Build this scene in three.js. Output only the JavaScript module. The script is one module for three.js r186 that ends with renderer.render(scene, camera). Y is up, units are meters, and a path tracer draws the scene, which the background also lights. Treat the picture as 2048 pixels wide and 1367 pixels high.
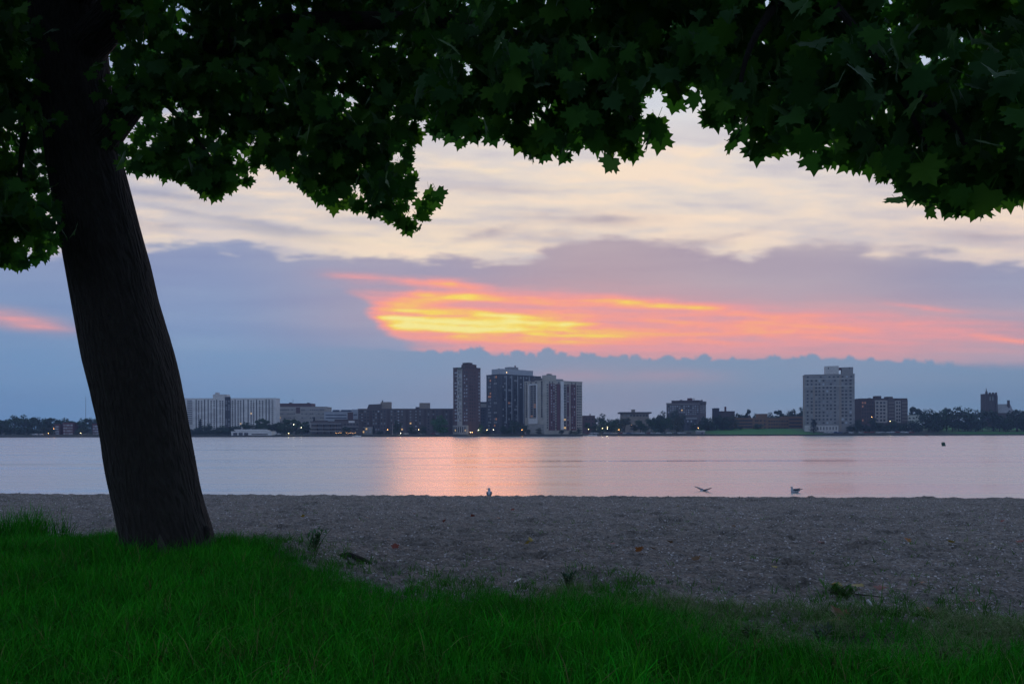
import * as THREE from 'three';
import { mergeGeometries } from 'three/addons/utils/BufferGeometryUtils.js';
import { MarchingCubes } from 'three/addons/objects/MarchingCubes.js';

// ---------------------------------------------------------------- random, noise
function rng(seed) { let a = seed >>> 0; return () => { a = (a + 0x6D2B79F5) | 0; let t = Math.imul(a ^ (a >>> 15), 1 | a); t = (t + Math.imul(t ^ (t >>> 7), 61 | t)) ^ t; return ((t ^ (t >>> 14)) >>> 0) / 4294967296; }; }
const PERM = new Uint8Array(512), GX = new Float32Array(256), GY = new Float32Array(256), VAL = new Float32Array(256);
{ const r = rng(77), p = [...Array(256).keys()]; for (let i = 255; i > 0; i--) { const j = Math.floor(r() * (i + 1)); [p[i], p[j]] = [p[j], p[i]]; } for (let i = 0; i < 512; i++) PERM[i] = p[i & 255]; for (let i = 0; i < 256; i++) { const t = r() * 6.2832; GX[i] = Math.cos(t); GY[i] = Math.sin(t); VAL[i] = r() * 2 - 1; } }
const fade = (t) => t * t * t * (t * (t * 6 - 15) + 10), mixn = (a, b, t) => a + (b - a) * t, clamp = (v, a = 0, b = 1) => Math.max(a, Math.min(b, v));
const sstep = (a, b, v) => { const t = clamp((v - a) / (b - a)); return t * t * (3 - 2 * t); };
function noise2(x, y) {
  const xi = Math.floor(x), yi = Math.floor(y), fx = x - xi, fy = y - yi, X = xi & 255, Y = yi & 255, u = fade(fx), v = fade(fy);
  const a = PERM[PERM[X] + Y], b = PERM[PERM[X + 1] + Y], c = PERM[PERM[X] + Y + 1], d = PERM[PERM[X + 1] + Y + 1];
  return 1.4 * mixn(mixn(GX[a] * fx + GY[a] * fy, GX[b] * (fx - 1) + GY[b] * fy, u), mixn(GX[c] * fx + GY[c] * (fy - 1), GX[d] * (fx - 1) + GY[d] * (fy - 1), u), v);
}
function noise3(x, y, z) {
  const zi = Math.floor(z), f = fade(z - zi);
  return mixn(noise2(x + 17.3 * zi, y + 9.1 * zi), noise2(x + 17.3 * (zi + 1), y + 9.1 * (zi + 1)), f);
}
function fbm(x, y, o = 4) { let s = 0, a = 0.5; for (let i = 0; i < o; i++) { s += a * noise2(x, y); x = x * 2.03 + 11.7; y = y * 2.03 + 5.3; a *= 0.5; } return s; }
const table = (pts) => (x) => { if (x <= pts[0][0]) return pts[0][1]; for (let i = 1; i < pts.length; i++) if (x <= pts[i][0]) return mixn(pts[i - 1][1], pts[i][1], (x - pts[i - 1][0]) / (pts[i][0] - pts[i - 1][0])); return pts[pts.length - 1][1]; };

// ---------------------------------------------------------------- camera
const F = 1700, HZ = 867, EYE = 2.3;                       // focal length and horizon of a level, shifted lens; eye above the water
const scene = new THREE.Scene();
const camera = new THREE.PerspectiveCamera(2 * Math.atan(683.5 / F) * 180 / Math.PI, 2048 / 1367, 0.1, 20000);
camera.position.set(0, EYE, 0);
camera.rotation.z = -0.0022;
camera.setViewOffset(2048, 1367, 0, -(HZ - 683.5), 2048, 1367);
const hz = (px) => HZ - 0.0022 * (px - 1024);
const at = (px, py, d) => new THREE.Vector3((px - 1024) * d / F, EYE + (hz(px) - py) * d / F, -d);

// ---------------------------------------------------------------- sky
const SKYW = 4096, SKYH = 2048;
const COLS = [0, 400, 800, 1200, 1600, 2048];
const UPPER = [[-700, [96, 118, 162], [100, 122, 166], [104, 126, 168], [110, 130, 172], [112, 132, 174], [108, 130, 172]],
  [0, [142, 162, 202], [152, 172, 212], [168, 183, 214], [184, 198, 224], [188, 202, 228], [170, 188, 222]],
  [200, [168, 178, 206], [180, 187, 210], [200, 204, 216], [214, 218, 226], [216, 220, 228], [194, 203, 221]],
  [300, [184, 186, 202], [200, 197, 206], [222, 213, 210], [228, 218, 213], [228, 219, 214], [212, 208, 212]],
  [400, [188, 188, 206], [212, 205, 206], [232, 217, 205], [234, 219, 206], [230, 217, 208], [222, 206, 202]],
  [480, [192, 190, 206], [224, 211, 206], [244, 224, 202], [242, 221, 202], [237, 218, 204], [224, 206, 200]]];
const BAND = [[470, [146, 156, 190], [148, 157, 190], [172, 164, 182], [184, 168, 178], [178, 166, 180], [168, 164, 184]],
  [560, [136, 155, 192], [140, 155, 192], [166, 160, 184], [188, 165, 175], [180, 166, 180], [158, 160, 186]],
  [640, [127, 154, 193], [137, 158, 195], [168, 160, 183], [200, 165, 175], [190, 167, 179], [168, 162, 184]],
  [700, [122, 153, 192], [132, 159, 195], [150, 160, 189], [208, 160, 170], [198, 161, 173], [175, 162, 181]]];
const BANK = [[690, [122, 152, 192], [132, 157, 193], [136, 156, 186], [138, 154, 180], [134, 154, 182], [132, 154, 184]],
  [760, [118, 152, 193], [123, 154, 193], [136, 155, 185], [152, 157, 179], [134, 155, 183], [126, 151, 181]],
  [800, [114, 149, 192], [120, 153, 192], [137, 154, 183], [146, 154, 178], [132, 154, 183], [120, 147, 179]],
  [867, [108, 144, 189], [117, 149, 191], [138, 152, 180], [143, 154, 178], [133, 154, 183], [118, 145, 177]]];
const tmpA = [0, 0, 0];
function gridColor(g, x, y, out) {
  let i = 0; while (i < g.length - 2 && y > g[i + 1][0]) i++;
  let j = 0; while (j < COLS.length - 2 && x > COLS[j + 1]) j++;
  const v = clamp((y - g[i][0]) / (g[i + 1][0] - g[i][0])), u = clamp((x - COLS[j]) / (COLS[j + 1] - COLS[j])), us = u * u * (3 - 2 * u);
  for (let k = 0; k < 3; k++) out[k] = mixn(mixn(g[i][j + 1][k], g[i][j + 2][k], us), mixn(g[i + 1][j + 1][k], g[i + 1][j + 2][k], us), v);
  return out;
}
const bandTop = table([[-400, 520], [0, 505], [270, 495], [400, 483], [520, 492], [640, 505], [700, 511], [850, 510], [900, 506], [1000, 520], [1060, 515], [1130, 484], [1200, 468], [1300, 474], [1400, 492], [1495, 511], [1540, 497], [1600, 482], [1640, 483], [1720, 487], [1800, 500], [1870, 500], [1950, 516], [2048, 526], [2500, 515]]);
const bankTop = table([[-500, 690], [500, 692], [700, 690], [800, 696], [860, 698], [900, 706], [950, 700], [1010, 710], [1100, 706], [1180, 712], [1300, 716], [1450, 716], [1600, 713], [1700, 714], [1800, 720], [1900, 727], [2048, 730], [2500, 735]]);
const glowEdge = table([[540, 610], [575, 690], [590, 712], [610, 738], [640, 752], [660, 766], [676, 800], [690, 815], [705, 830]]);
const rp = rng(5), PUFFS = []; for (let i = 0; i < 64; i++) { const x = 850 + i * 17 + rp() * 14, q = rp(), big = (rp() < 0.45 ? 3 : 6) + rp() * 10; if (x < 1420 || q < 0.5) PUFFS.push([x, bankTop(x) + 5 + q * 6, big * (x > 1420 ? 0.75 : 1)]); }
for (const [x, r] of [[1035, 16], [1095, 18], [1185, 13], [1270, 12], [1408, 15], [945, 13], [1625, 12]]) PUFFS.push([x, bankTop(x) + 5, r]);
const HEAT = [[990, 650, 300, 52, 0, 0.5], [1400, 655, 400, 46, 0.05, 0.36], [1850, 660, 330, 42, 0.05, 0.2], [885, 566, 80, 10, 0.09, 0.55], [715, 552, 75, 11, 0.12, 0.2], [890, 592, 105, 11, -0.04, 0.62], [1010, 598, 260, 8, 0.04, 0.35], [1300, 606, 200, 9, 0.07, 0.5], [1470, 628, 130, 7, 0.1, 0.34],
  [835, 637, 105, 20, 0.03, 0.66], [960, 655, 190, 17, 0.08, 0.55], [800, 610, 90, 20, 0.05, 0.3], [1000, 632, 80, 7, 0.1, 0.42], [1130, 649, 90, 6, 0, 0.44], [1000, 668, 130, 5, 0.02, 0.3], [1230, 685, 260, 22, 0, 0.2], [1600, 660, 120, 16, 0, 0.18], [1850, 617, 70, 5, 0.12, 0.22], [2010, 680, 90, 6, 0.15, 0.24], [1700, 640, 100, 6, 0.05, 0.16],
  [15, 634, 110, 19, 0.13, 0.24], [95, 653, 60, 9, 0.12, 0.12]].map((a) => [...a, Math.cos(a[4]), Math.sin(a[4])]);
const DARKW = [[1190, 437, 115, 14, 0.03, 0.8], [980, 468, 60, 7, -0.2, 0.6], [1100, 478, 160, 14, 0.08, 0.4], [1400, 486, 70, 9, 0.05, 0.5], [1460, 473, 60, 7, -0.2, 0.4], [330, 388, 130, 12, 0.15, 0.6], [430, 432, 200, 10, 0.2, 0.5], [560, 462, 130, 12, 0.12, 0.6], [300, 450, 90, 14, 0.1, 0.5], [1000, 380, 120, 9, 0.05, 0.25], [1960, 478, 120, 14, 0.05, 0.5], [700, 440, 120, 10, 0.1, 0.3]].map((a) => [...a, Math.cos(a[4]), Math.sin(a[4])]);
const LIGHTW = [[930, 330, 100, 7, 0.25, 0.7], [1000, 342, 70, 8, -0.15, 0.5], [1150, 375, 110, 6, 0, 0.8], [1200, 345, 150, 20, -0.1, 0.5], [1440, 375, 70, 5, -0.06, 0.8], [1430, 300, 70, 7, -0.45, 0.5], [300, 471, 50, 6, 0.03, 1], [345, 488, 60, 6, 0, 0.8], [500, 452, 140, 7, 0.15, 0.5], [1960, 505, 90, 9, 0.12, 0.7], [700, 480, 180, 8, 0.06, 0.6], [1500, 495, 60, 8, -0.1, 0.6]].map((a) => [...a, Math.cos(a[4]), Math.sin(a[4])]);
function blobs(list, x, y) { let s = 0; for (const b of list) { const dx = x - b[0], dy = y - b[1]; if (Math.abs(dx) > b[2] * 2.4 || Math.abs(dy) > b[3] * 2.4 + b[2] * 0.6) continue; const u = (dx * b[6] + dy * b[7]) / b[2], v = (-dx * b[7] + dy * b[6]) / b[3]; s += b[5] * Math.exp(-(u * u + v * v) * 1.1); } return s; }
const RAMP = [[0.3, 232, 162, 166], [0.52, 255, 164, 148], [0.74, 255, 186, 124], [0.96, 255, 222, 98], [1.25, 255, 240, 150]];
function paint(x, y, c) {            // colour of air and cloud in the direction of picture point (x, y), sRGB
  const w1 = fbm(x / 260 + 3, y / 46), w2 = fbm(x / 90, y / 22 + 7, 4), wx = x + 40 * w1, wy = y + 10 * w2;
  gridColor(UPPER, x, y + 30 * w1, c);
  const st = 0.75 * fbm(x / 330 + y / 130, y / 34 - x / 700, 5);
  const f2 = fbm(x / 70 + y / 50, y / 13 - x / 260, 4), k0 = sstep(140, 340, y) * 2.2, sv = (st + 0.28 * f2 + 0.5 * fbm(x / 520 + y / 210, y / 75 - x / 1500 + 9, 3)) * k0;
  for (let k = 0; k < 3; k++) c[k] = sv > 0 ? mixn(c[k], [255, 229, 203][k], Math.min(0.75, sv)) : mixn(c[k], [199, 193, 202][k], Math.min(0.7, -sv * 0.9));
  let d = clamp(blobs(DARKW, wx, wy) * (0.95 + 1.3 * w2)), l = clamp(blobs(LIGHTW, wx, wy) * (0.8 + 1.2 * w2));
  const dk = x < 800 ? [150, 154, 182] : [172, 160, 174];
  for (let k = 0; k < 3; k++) c[k] = mixn(mixn(c[k], dk[k], d * 0.85), [255, 232, 200][k], l * 0.6);
  const m = sstep(-13, 15, y - bandTop(x) + 22 * w2 + 20 * w1 - 4 + 24 * f2 * (1 - 0.7 * sstep(1480, 1560, x) * (1 - sstep(1800, 1900, x))));
  gridColor(BAND, x, y, tmpA);
  const bv = 10 * fbm(x / 420, y / 40 + 40, 4); for (let k = 0; k < 3; k++) c[k] = mixn(c[k], tmpA[k] + bv * (k === 2 ? 0.5 : 1), m);
  let h = blobs(HEAT, x + 26 * w2, y + 7 * w2), sm = fbm(x / 230 + 50, y / 11 - x / 420, 4);
  h *= 1.0 + 1.1 * sm + (y < 580 ? 1.1 * f2 : 0.35 * f2);
  if (x < 1000 && x > 300) h *= sstep(-16, 22, x - glowEdge(y) + 26 * w2 - (y < 575 ? -60 : 0));
  h *= sstep(525, 556, y);
  if (h > 0) {
    let a = [c[0], c[1], c[2]], prev = 0;
    for (const r of RAMP) { if (h <= prev) break; const t = clamp((h - prev) / (r[0] - prev)); for (let k = 0; k < 3; k++) c[k] = mixn(a[k], r[k + 1], t); a = [c[0], c[1], c[2]]; prev = r[0]; }
  }
  let e = y - bankTop(x) - 4 + 3 * noise2(x / 23, y / 23);
  const pn = noise2(x / 9 + 3, y / 8), pm = noise2(x / 7 + 30, y / 7);
  for (const p of PUFFS) { const dx = x - p[0]; if (dx > 22 || dx < -22) continue; const q = p[2] - Math.hypot(dx + 5 * pn, (y - p[1]) * 1.15 + 5 * pm); if (q > e) e = q; }
  const soft = x < 800 ? mixn(14, 2.2, sstep(560, 830, x)) : x > 1800 ? mixn(2.2, 12, sstep(1780, 2020, x)) : 2.2;
  const mb = sstep(-soft, soft, e);
  gridColor(BANK, x, y, tmpA);
  const pv = 9 * Math.exp(-(((y - 752) / 14) ** 2)) * sstep(1000, 1150, x) * (1 - sstep(1380, 1560, x)) * (1 + 2 * w1) + 5 * w1;
  for (let k = 0; k < 3; k++) c[k] = mixn(c[k], tmpA[k] + pv * (k === 0 ? 1.3 : k === 1 ? 0 : -0.3), mb);
}
const lin = (c) => { c = clamp(c / 255); return c <= 0.04045 ? c / 12.92 : ((c + 0.055) / 1.055) ** 2.4; };
function skyTexture() {
  const data = new Float32Array(SKYW * SKYH * 4), c = [0, 0, 0];
  const shade = (i, j, out) => {
    const el = ((j + 0.5) / SKYH - 0.5) * Math.PI, dirA = ((i + 0.5) / SKYW - 0.5) * 2 * Math.PI;     // direction (cos, sin) = (x, z)
    let az = Math.atan2(Math.cos(dirA), -Math.sin(dirA));                                             // 0 = along -z, + to the right
    const aa = Math.abs(az), sg = Math.sign(az), near = Math.min(aa, 0.75);
    const X = 1024 + sg * F * (Math.tan(near) + (aa - near) * 0.9), Y = HZ - F * Math.tan(Math.min(el, 1.1)) / Math.cos(near);
    paint(clamp(X, -700, 2750), Math.max(Y, -900), c);
    const r = lin(c[0]), g = lin(c[1]), b = lin(c[2]);
    // away from the sunset: clear dusk blue with faint veils, darker towards the east
    const dx = Math.cos(dirA) * Math.cos(el), dz = Math.sin(dirA) * Math.cos(el), dy = Math.sin(el), toWest = 0.5 - 0.5 * dz;
    const veil = 1 + 0.3 * noise3(dx * 3, dy * 12, dz * 3) + 0.15 * noise3(dx * 7, dy * 25, dz * 7), lo = Math.exp(-dy * 3.2), B = mixn(0.42, 0.46, toWest * toWest) * veil;
    const R2 = B * mixn(0.62, 0.9, lo), G2 = B * mixn(0.86, 1.0, lo), B2 = B * mixn(1.4, 1.32, lo);
    const t = 1 - (1 - sstep(0.62, 1.35, aa)) * (1 - sstep(0.5, 0.95, el));
    out[0] = mixn(r, R2, t); out[1] = mixn(g, G2, t); out[2] = mixn(b, B2, t);
  };
  const o = [0, 0, 0], put = (i, j) => { const p = (j * SKYW + i) * 4; data[p] = o[0]; data[p + 1] = o[1]; data[p + 2] = o[2]; data[p + 3] = 1; };
  const i0 = Math.floor(SKYW * (0.25 - 0.1)), i1 = Math.ceil(SKYW * (0.25 + 0.1)), jH = SKYH / 2, jT = Math.floor(jH + SKYH * 0.17);
  for (let j = jH; j < jT; j++) for (let i = i0; i < i1; i++) { shade(i, j, o); put(i, j); }
  const S = 8, gw = SKYW / S, gh = jH / S + 2, coarse = new Float32Array(gw * gh * 3);
  for (let b = 0; b < gh; b++) for (let a = 0; a < gw; a++) { shade(a * S, Math.min(jH + b * S, SKYH - 1), o); coarse.set(o, (b * gw + a) * 3); }
  for (let j = jH; j < SKYH; j++) for (let i = 0; i < SKYW; i++) {
    if (j < jT && i >= i0 && i < i1) continue;
    const fa = i / S, fb = (j - jH) / S, a = Math.floor(fa), b = Math.floor(fb), u = fa - a, v = fb - b, a1 = (a + 1) % gw;
    for (let k = 0; k < 3; k++) o[k] = mixn(mixn(coarse[(b * gw + a) * 3 + k], coarse[(b * gw + a1) * 3 + k], u), mixn(coarse[((b + 1) * gw + a) * 3 + k], coarse[((b + 1) * gw + a1) * 3 + k], u), v);
    put(i, j);
  }
  o[0] = 0.05; o[1] = 0.06; o[2] = 0.08; for (let j = 0; j < jH; j++) for (let i = 0; i < SKYW; i++) put(i, j);
  const t = new THREE.DataTexture(data, SKYW, SKYH, THREE.RGBAFormat, THREE.FloatType);
  t.mapping = THREE.EquirectangularReflectionMapping; t.magFilter = THREE.LinearFilter; t.minFilter = THREE.LinearFilter; t.needsUpdate = true;
  return t;
}
const skyTex = skyTexture();
scene.background = skyTex; scene.environment = skyTex;
// the sun stands low behind the glowing cloud
const sun = new THREE.DirectionalLight(new THREE.Color(1, 0.3, 0.13), 0.036);
sun.position.set(-0.055 * 400, 0.162 * 400, -400); sun.target.position.set(0, 0, 0);
sun.castShadow = true; sun.shadow.radius = 19; sun.shadow.mapSize.set(2048, 2048);
Object.assign(sun.shadow.camera, { left: -60, right: 60, top: 40, bottom: -20, near: 1, far: 1200 });
scene.add(sun, sun.target);
scene.fog = new THREE.FogExp2(new THREE.Color(0.45, 0.62, 0.95), 0.0002);
const EXPOSURE = 1.0;
console.log('sky done');

// ---------------------------------------------------------------- helpers
const C = (r, g, b) => new THREE.Color().setRGB(r, g, b);
const mat = (c, roughness = 0.85, o = {}) => new THREE.MeshStandardMaterial({ color: C(...c), roughness, metalness: 0, ...o });
const taken = {};
const numbered = (n) => { const k = taken[n] = (taken[n] ?? -1) + 1; return k ? `${n}_${String(k).padStart(3, '0')}` : n; };
function tag(o, label, category, group, kind) { if (label) o.userData.label = label; if (category) o.userData.category = category; if (group) o.userData.group = group; if (kind) o.userData.kind = kind; return o; }
function thing(name, label, category, pos, group) { const g = new THREE.Group(); g.name = numbered(name); if (pos) g.position.copy(pos); tag(g, label, category, group); scene.add(g); return g; }
function part(name, geo, m, parent) { const o = new THREE.Mesh(geo, m); o.name = name; o.castShadow = o.receiveShadow = true; parent.add(o); return o; }
function top(name, geo, m, label, category, group, kind) { const o = part(numbered(name), geo, m, scene); return tag(o, label, category, group, kind); }
function copyOf(src, pos, turn, label, group, scale = 1) { const c = src.clone(); c.name = numbered(src.userData.base ?? src.name); c.position.copy(pos); c.rotation.y = turn; c.scale.setScalar(scale); c.userData = { ...src.userData, label, group }; delete c.userData.base; scene.add(c); return c; }
const boxG = (w, h, d, x = 0, y = 0, z = 0) => new THREE.BoxGeometry(w, h, d).translate(x, y, z);
function geom(pos, idx, uv, col) { const g = new THREE.BufferGeometry(); g.setAttribute('position', new THREE.Float32BufferAttribute(pos, 3)); if (uv) g.setAttribute('uv', new THREE.Float32BufferAttribute(uv, 2)); if (col) g.setAttribute('color', new THREE.Float32BufferAttribute(col, 3)); g.setIndex(idx); g.computeVertexNormals(); return g; }
function tube(pts, radii, seg = 8, wobble = 0) {                     // tapered tube through points
  const curve = new THREE.CatmullRomCurve3(pts), n = Math.max(6, (pts.length - 1) * 6), fr = curve.computeFrenetFrames(n), rt = table(radii.map((r, i) => [i / (radii.length - 1), r])), P = [], I = [], U = [];
  for (let i = 0; i <= n; i++) { const p = curve.getPointAt(i / n), r = rt(i / n); for (let j = 0; j <= seg; j++) { const a = j / seg * 6.28318, rr = r * (1 + wobble * noise3(Math.cos(a) * 2, Math.sin(a) * 2, i * 0.4)), v = p.clone().addScaledVector(fr.normals[i], Math.cos(a) * rr).addScaledVector(fr.binormals[i], Math.sin(a) * rr); P.push(v.x, v.y, v.z); U.push(j / seg, i / n * 4); } }
  for (let i = 0; i < n; i++) for (let j = 0; j < seg; j++) { const a = i * (seg + 1) + j, b = a + seg + 1; I.push(a, a + 1, b, a + 1, b + 1, b); }
  return geom(P, I, U);
}
function noiseTex(w, h, f, rep = [1, 1], srgb = false) {             // f(u, v) -> [r,g,b] 0..1
  const d = new Uint8Array(w * h * 4);
  for (let j = 0; j < h; j++) for (let i = 0; i < w; i++) { const c = f(i / w, j / h); const p = (j * w + i) * 4; d[p] = clamp(c[0]) * 255; d[p + 1] = clamp(c[1]) * 255; d[p + 2] = clamp(c[2]) * 255; d[p + 3] = 255; }
  const t = new THREE.DataTexture(d, w, h); t.wrapS = t.wrapT = THREE.RepeatWrapping; t.magFilter = THREE.LinearFilter; t.minFilter = THREE.LinearMipmapLinearFilter; t.repeat.set(...rep); if (srgb) t.colorSpace = THREE.SRGBColorSpace; t.needsUpdate = true; return t;
}
// tiling noise: blend of four shifted copies
const tileN = (fn) => (u, v) => { const a = 1 - u, b = 1 - v; const w = Math.hypot(u * v, a * v, u * b, a * b) || 1; return (fn(u, v) * a * b + fn(u - 1, v) * u * b + fn(u, v - 1) * a * v + fn(u - 1, v - 1) * u * v) / w; };

// ---------------------------------------------------------------- water
{
  const wave = tileN((u, v) => 0.6 * fbm(u * 6, v * 26, 4) + 0.5 * fbm(u * 15 + 4, v * 70 + 9, 3));
  const bump = noiseTex(1024, 1024, (u, v) => { const k = 0.5 + 0.55 * wave(u, v); return [k, k, k]; });
  const P = [], I = [], U = [], zs = [-24, -40, -60, -90, -130, -190, -280, -400, -560, -775], xs = [-1300, -700, -350, -150, -60, 0, 60, 150, 350, 700, 1300];
  zs.forEach((z) => xs.forEach((x) => { P.push(x, 0, z); U.push(x / 26, z / 26); }));
  for (let j = 0; j < zs.length - 1; j++) for (let i = 0; i < xs.length - 1; i++) { const a = j * xs.length + i, b = a + xs.length; I.push(a, a + 1, b, a + 1, b + 1, b); }
  const streak = tileN((u, v) => fbm(u * 3, v * 16, 5) + 0.5 * fbm(u * 9 + 3, v * 60, 3)), rmap = noiseTex(1024, 1024, (u, v) => { const k = 0.62 + 0.55 * streak(u, v); return [k, k, k]; }, [0.11, 0.17]);
  const m = new THREE.MeshPhysicalMaterial({ color: C(0.155, 0.235, 0.255), roughness: 0.42, roughnessMap: rmap, clearcoatRoughnessMap: rmap, ior: 2.0, clearcoat: 1, clearcoatRoughness: 0.42, bumpMap: bump, bumpScale: 0.1 });
  top('river_water', geom(P, I, U), m, 'calm wide river reflecting the sunset sky', 'water', null, 'structure');
}

// ---------------------------------------------------------------- near shore: beach and grassy bank
const dims = []; { const r = rng(31); for (let i = 0; i < 700; i++) dims.push([(r() * 2 - 1) * 17, 4.5 + r() * 18, 0.08 + r() * 0.14, 0.03 + r() * 0.065, 0.6 + r() * 0.8]); }
const dimCell = {}; dims.forEach((d) => { const k = Math.floor(d[0]) + ',' + Math.floor(d[1]); (dimCell[k] ??= []).push(d); });
const edgeS = table([[-9, 9.2], [-5.06, 8.7], [-3.6, 8.6], [-2.93, 8.2], [-2.2, 7.5], [-1.5, 6.5], [-0.9, 5.75], [-0.08, 5.5], [0.6, 5.55], [0.9, 5.3], [1.37, 4.85], [1.95, 4.75], [2.8, 4.6], [6, 4.3], [12, 4.2]]);
const onGrass = (x, s) => sstep(-0.35, 0.35, edgeS(x) - s + 0.6 * fbm(x * 1.1, s * 1.1, 3) + 0.5 * fbm(x * 4, s * 4, 2));
function landBase(x, s) {
  const crest = 0.66 - 0.007 * x;
  let y = s < 8 ? 1.22 : s < 22 ? mixn(1.22, crest, sstep(6, 24, s) * 1.06) : mixn(crest + 0.0, -0.9, Math.pow((s - 22) / 14, 1.2));
  y += 0.09 * Math.exp(-((x + 2.86) ** 2 / 1.8 + (s - 7) ** 2 / 1.6)) + 0.05 * Math.exp(-((x + 1.9) ** 2 / 0.5 + (s - 7.4) ** 2 / 0.5));
  return y;
}
function landY(x, s) {
  let y = landBase(x, s); const g = onGrass(x, s);
  const rough = 0.06 * fbm(x * 1.1, s * 1.1, 3) + 0.065 * fbm(x * 3.6, s * 3.6, 4);
  y += rough * (1 - 0.6 * g) + (s > 19 ? 0.02 * noise2(x * 3.7, s * 1.5) + 0.012 * noise2(x * 11, s * 5) : 0);
  if (s > 4 && s < 24) { for (let a = -1; a <= 1; a++) for (let b = -1; b <= 1; b++) { const L = dimCell[(Math.floor(x) + a) + ',' + (Math.floor(s) + b)]; if (L) for (const d of L) { const q = Math.hypot((x - d[0]), (s - d[1]) * d[4]) / d[2]; if (q < 1.8) y -= d[3] * (1 - g) * (Math.exp(-q * q * 2.2) - 0.42 * Math.exp(-((q - 1.15) ** 2) * 12)); } } }
  return y;
}
{
  const zs = [], xs = []; for (let s = -14; s < 2.5; s += 0.5) zs.push(s); for (let s = 2.5; s < 38; s += s < 7 ? 0.035 : s < 24 ? 0.035 + (s - 7) * 0.004 : 0.4) zs.push(s);
  for (let x = 0; x < 80; x += x < 4.5 ? 0.045 : x < 15 ? 0.045 + (x - 4.5) * 0.008 : (x - 12) * 0.25) { xs.push(x); if (x > 0) xs.unshift(-x); }
  const P = [], I = [], U = [], K = [];
  for (const s of zs) for (const x of xs) {
    P.push(x, landY(x, s), -s); U.push(x / 1.7, s / 1.7);
    const g = onGrass(x, s), n = 1 + 0.3 * fbm(x * 0.7, s * 0.7, 3) + 0.5 * fbm(x * 3, s * 5, 4), wet = sstep(22.6, 24.5, s), q = 1 - 0.45 * wet;
    K.push(mixn(0.29 * n * q, 0.045, g), mixn(0.258 * n * q, 0.042, g), mixn(0.222 * n * q, 0.026, g));
  }
  for (let j = 0; j < zs.length - 1; j++) for (let i = 0; i < xs.length - 1; i++) { const a = j * xs.length + i, b = a + xs.length; I.push(a, a + 1, b, a + 1, b + 1, b); }
  const grain = rng(8), gr = tileN((u, v) => 0.75 * fbm(u * 22, v * 22, 3) + 0.8 * fbm(u * 64, v * 64, 3));
  const gt = noiseTex(1024, 1024, (u, v) => { const k = 0.66 + 0.85 * gr(u, v) + (grain() - 0.5) * 0.3 + (grain() < 0.02 ? 0.4 : 0) - (grain() < 0.05 ? 0.3 : 0); return [k, k * 0.985, k * 0.97]; });
  const m = mat([1, 1, 1], 0.85, { vertexColors: true, map: gt, bumpMap: gt, bumpScale: 0.03 });
  console.log('ground', zs.length, xs.length);
  top('beach', geom(P, I, U, K), m, 'dark coarse sand beach with a grassy soil bank', 'beach', null, 'structure');
}
{ // pebbles
  const g = new THREE.IcosahedronGeometry(1, 0); g.scale(1, 0.6, 0.85);
  const N = 90000, im = new THREE.InstancedMesh(g, mat([1, 1, 1], 0.55), N), r = rng(9), o = new THREE.Object3D(), c = new THREE.Color(); let k = 0;
  while (k < N) { const s = 4.2 + 18.5 * Math.pow(r(), 1.5), x = (r() * 2 - 1) * (2.5 + s * 0.72); if (r() < onGrass(x, s)) continue;
    const z = 0.003 + 0.008 * Math.pow(r(), 3) + s * 0.0003; o.position.set(x, landY(x, s) + z * 0.2, -s); o.rotation.set(r() * 0.6, r() * 6.28, r() * 0.6); o.scale.setScalar(z); o.updateMatrix(); im.setMatrixAt(k, o.matrix);
    const t = r(), b = t < 0.1 ? 0.55 : 0.08 + 0.3 * r(); im.setColorAt(k, c.setRGB(b, b * 0.95, b * 0.93)); k++; }
  im.name = 'gravel'; tag(im, 'fine gravel scattered over the dark sand', 'gravel', null, 'stuff'); im.castShadow = im.receiveShadow = true; scene.add(im);
}

// ---------------------------------------------------------------- far shore land
const farY = (x, d) => 1.0 + 0.8 * sstep(773, 784, d) + sstep(120, 215, x) * sstep(778, 850, d) * 5 + sstep(830, 1050, d) * 5 + sstep(-150, -300, x) * sstep(780, 850, d) * 1.0;
const lawnness = (x, d) => Math.max(sstep(175, 195, x) * (1 - sstep(275, 290, x)) * (1 - sstep(840, 860, d)), sstep(395, 420, x));
{
  const zs = [], xs = []; for (let d = 772; d < 1450; d += d < 900 ? 8 : 50) zs.push(d); for (let x = -1250; x <= 1250; x += Math.abs(x) < 520 ? 12 : 80) xs.push(x);
  const P = [], I = [], K = [];
  for (const d of zs) for (const x of xs) { P.push(x, farY(x, d), -d); const l = lawnness(x, d), n = 1 + 0.3 * fbm(x / 14, d / 14, 3); K.push(mixn(0.035, 0.03, l) * n, mixn(0.05, 0.17, l) * n, mixn(0.03, 0.022, l) * n); }
  const nx = xs.length; for (let j = 0; j < zs.length - 1; j++) for (let i = 0; i < nx - 1; i++) { const a = j * nx + i, b = a + nx; I.push(a, a + 1, b, a + 1, b + 1, b); }
  top('far_ground', geom(P, I, null, K), mat([1, 1, 1], 0.95, { vertexColors: true }), 'low green far shore across the river', 'ground', null, 'structure');
  const wall = top('seawall', mergeGeometries([boxG(2500, 1.5, 1.2, 0, 0.2, -772.2), boxG(2500, 0.18, 1.5, 0, 1.04, -772.2)]), mat([0.05, 0.05, 0.05], 0.9), 'long dark seawall edging the far shore', 'seawall');
}
console.log('land done');
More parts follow.
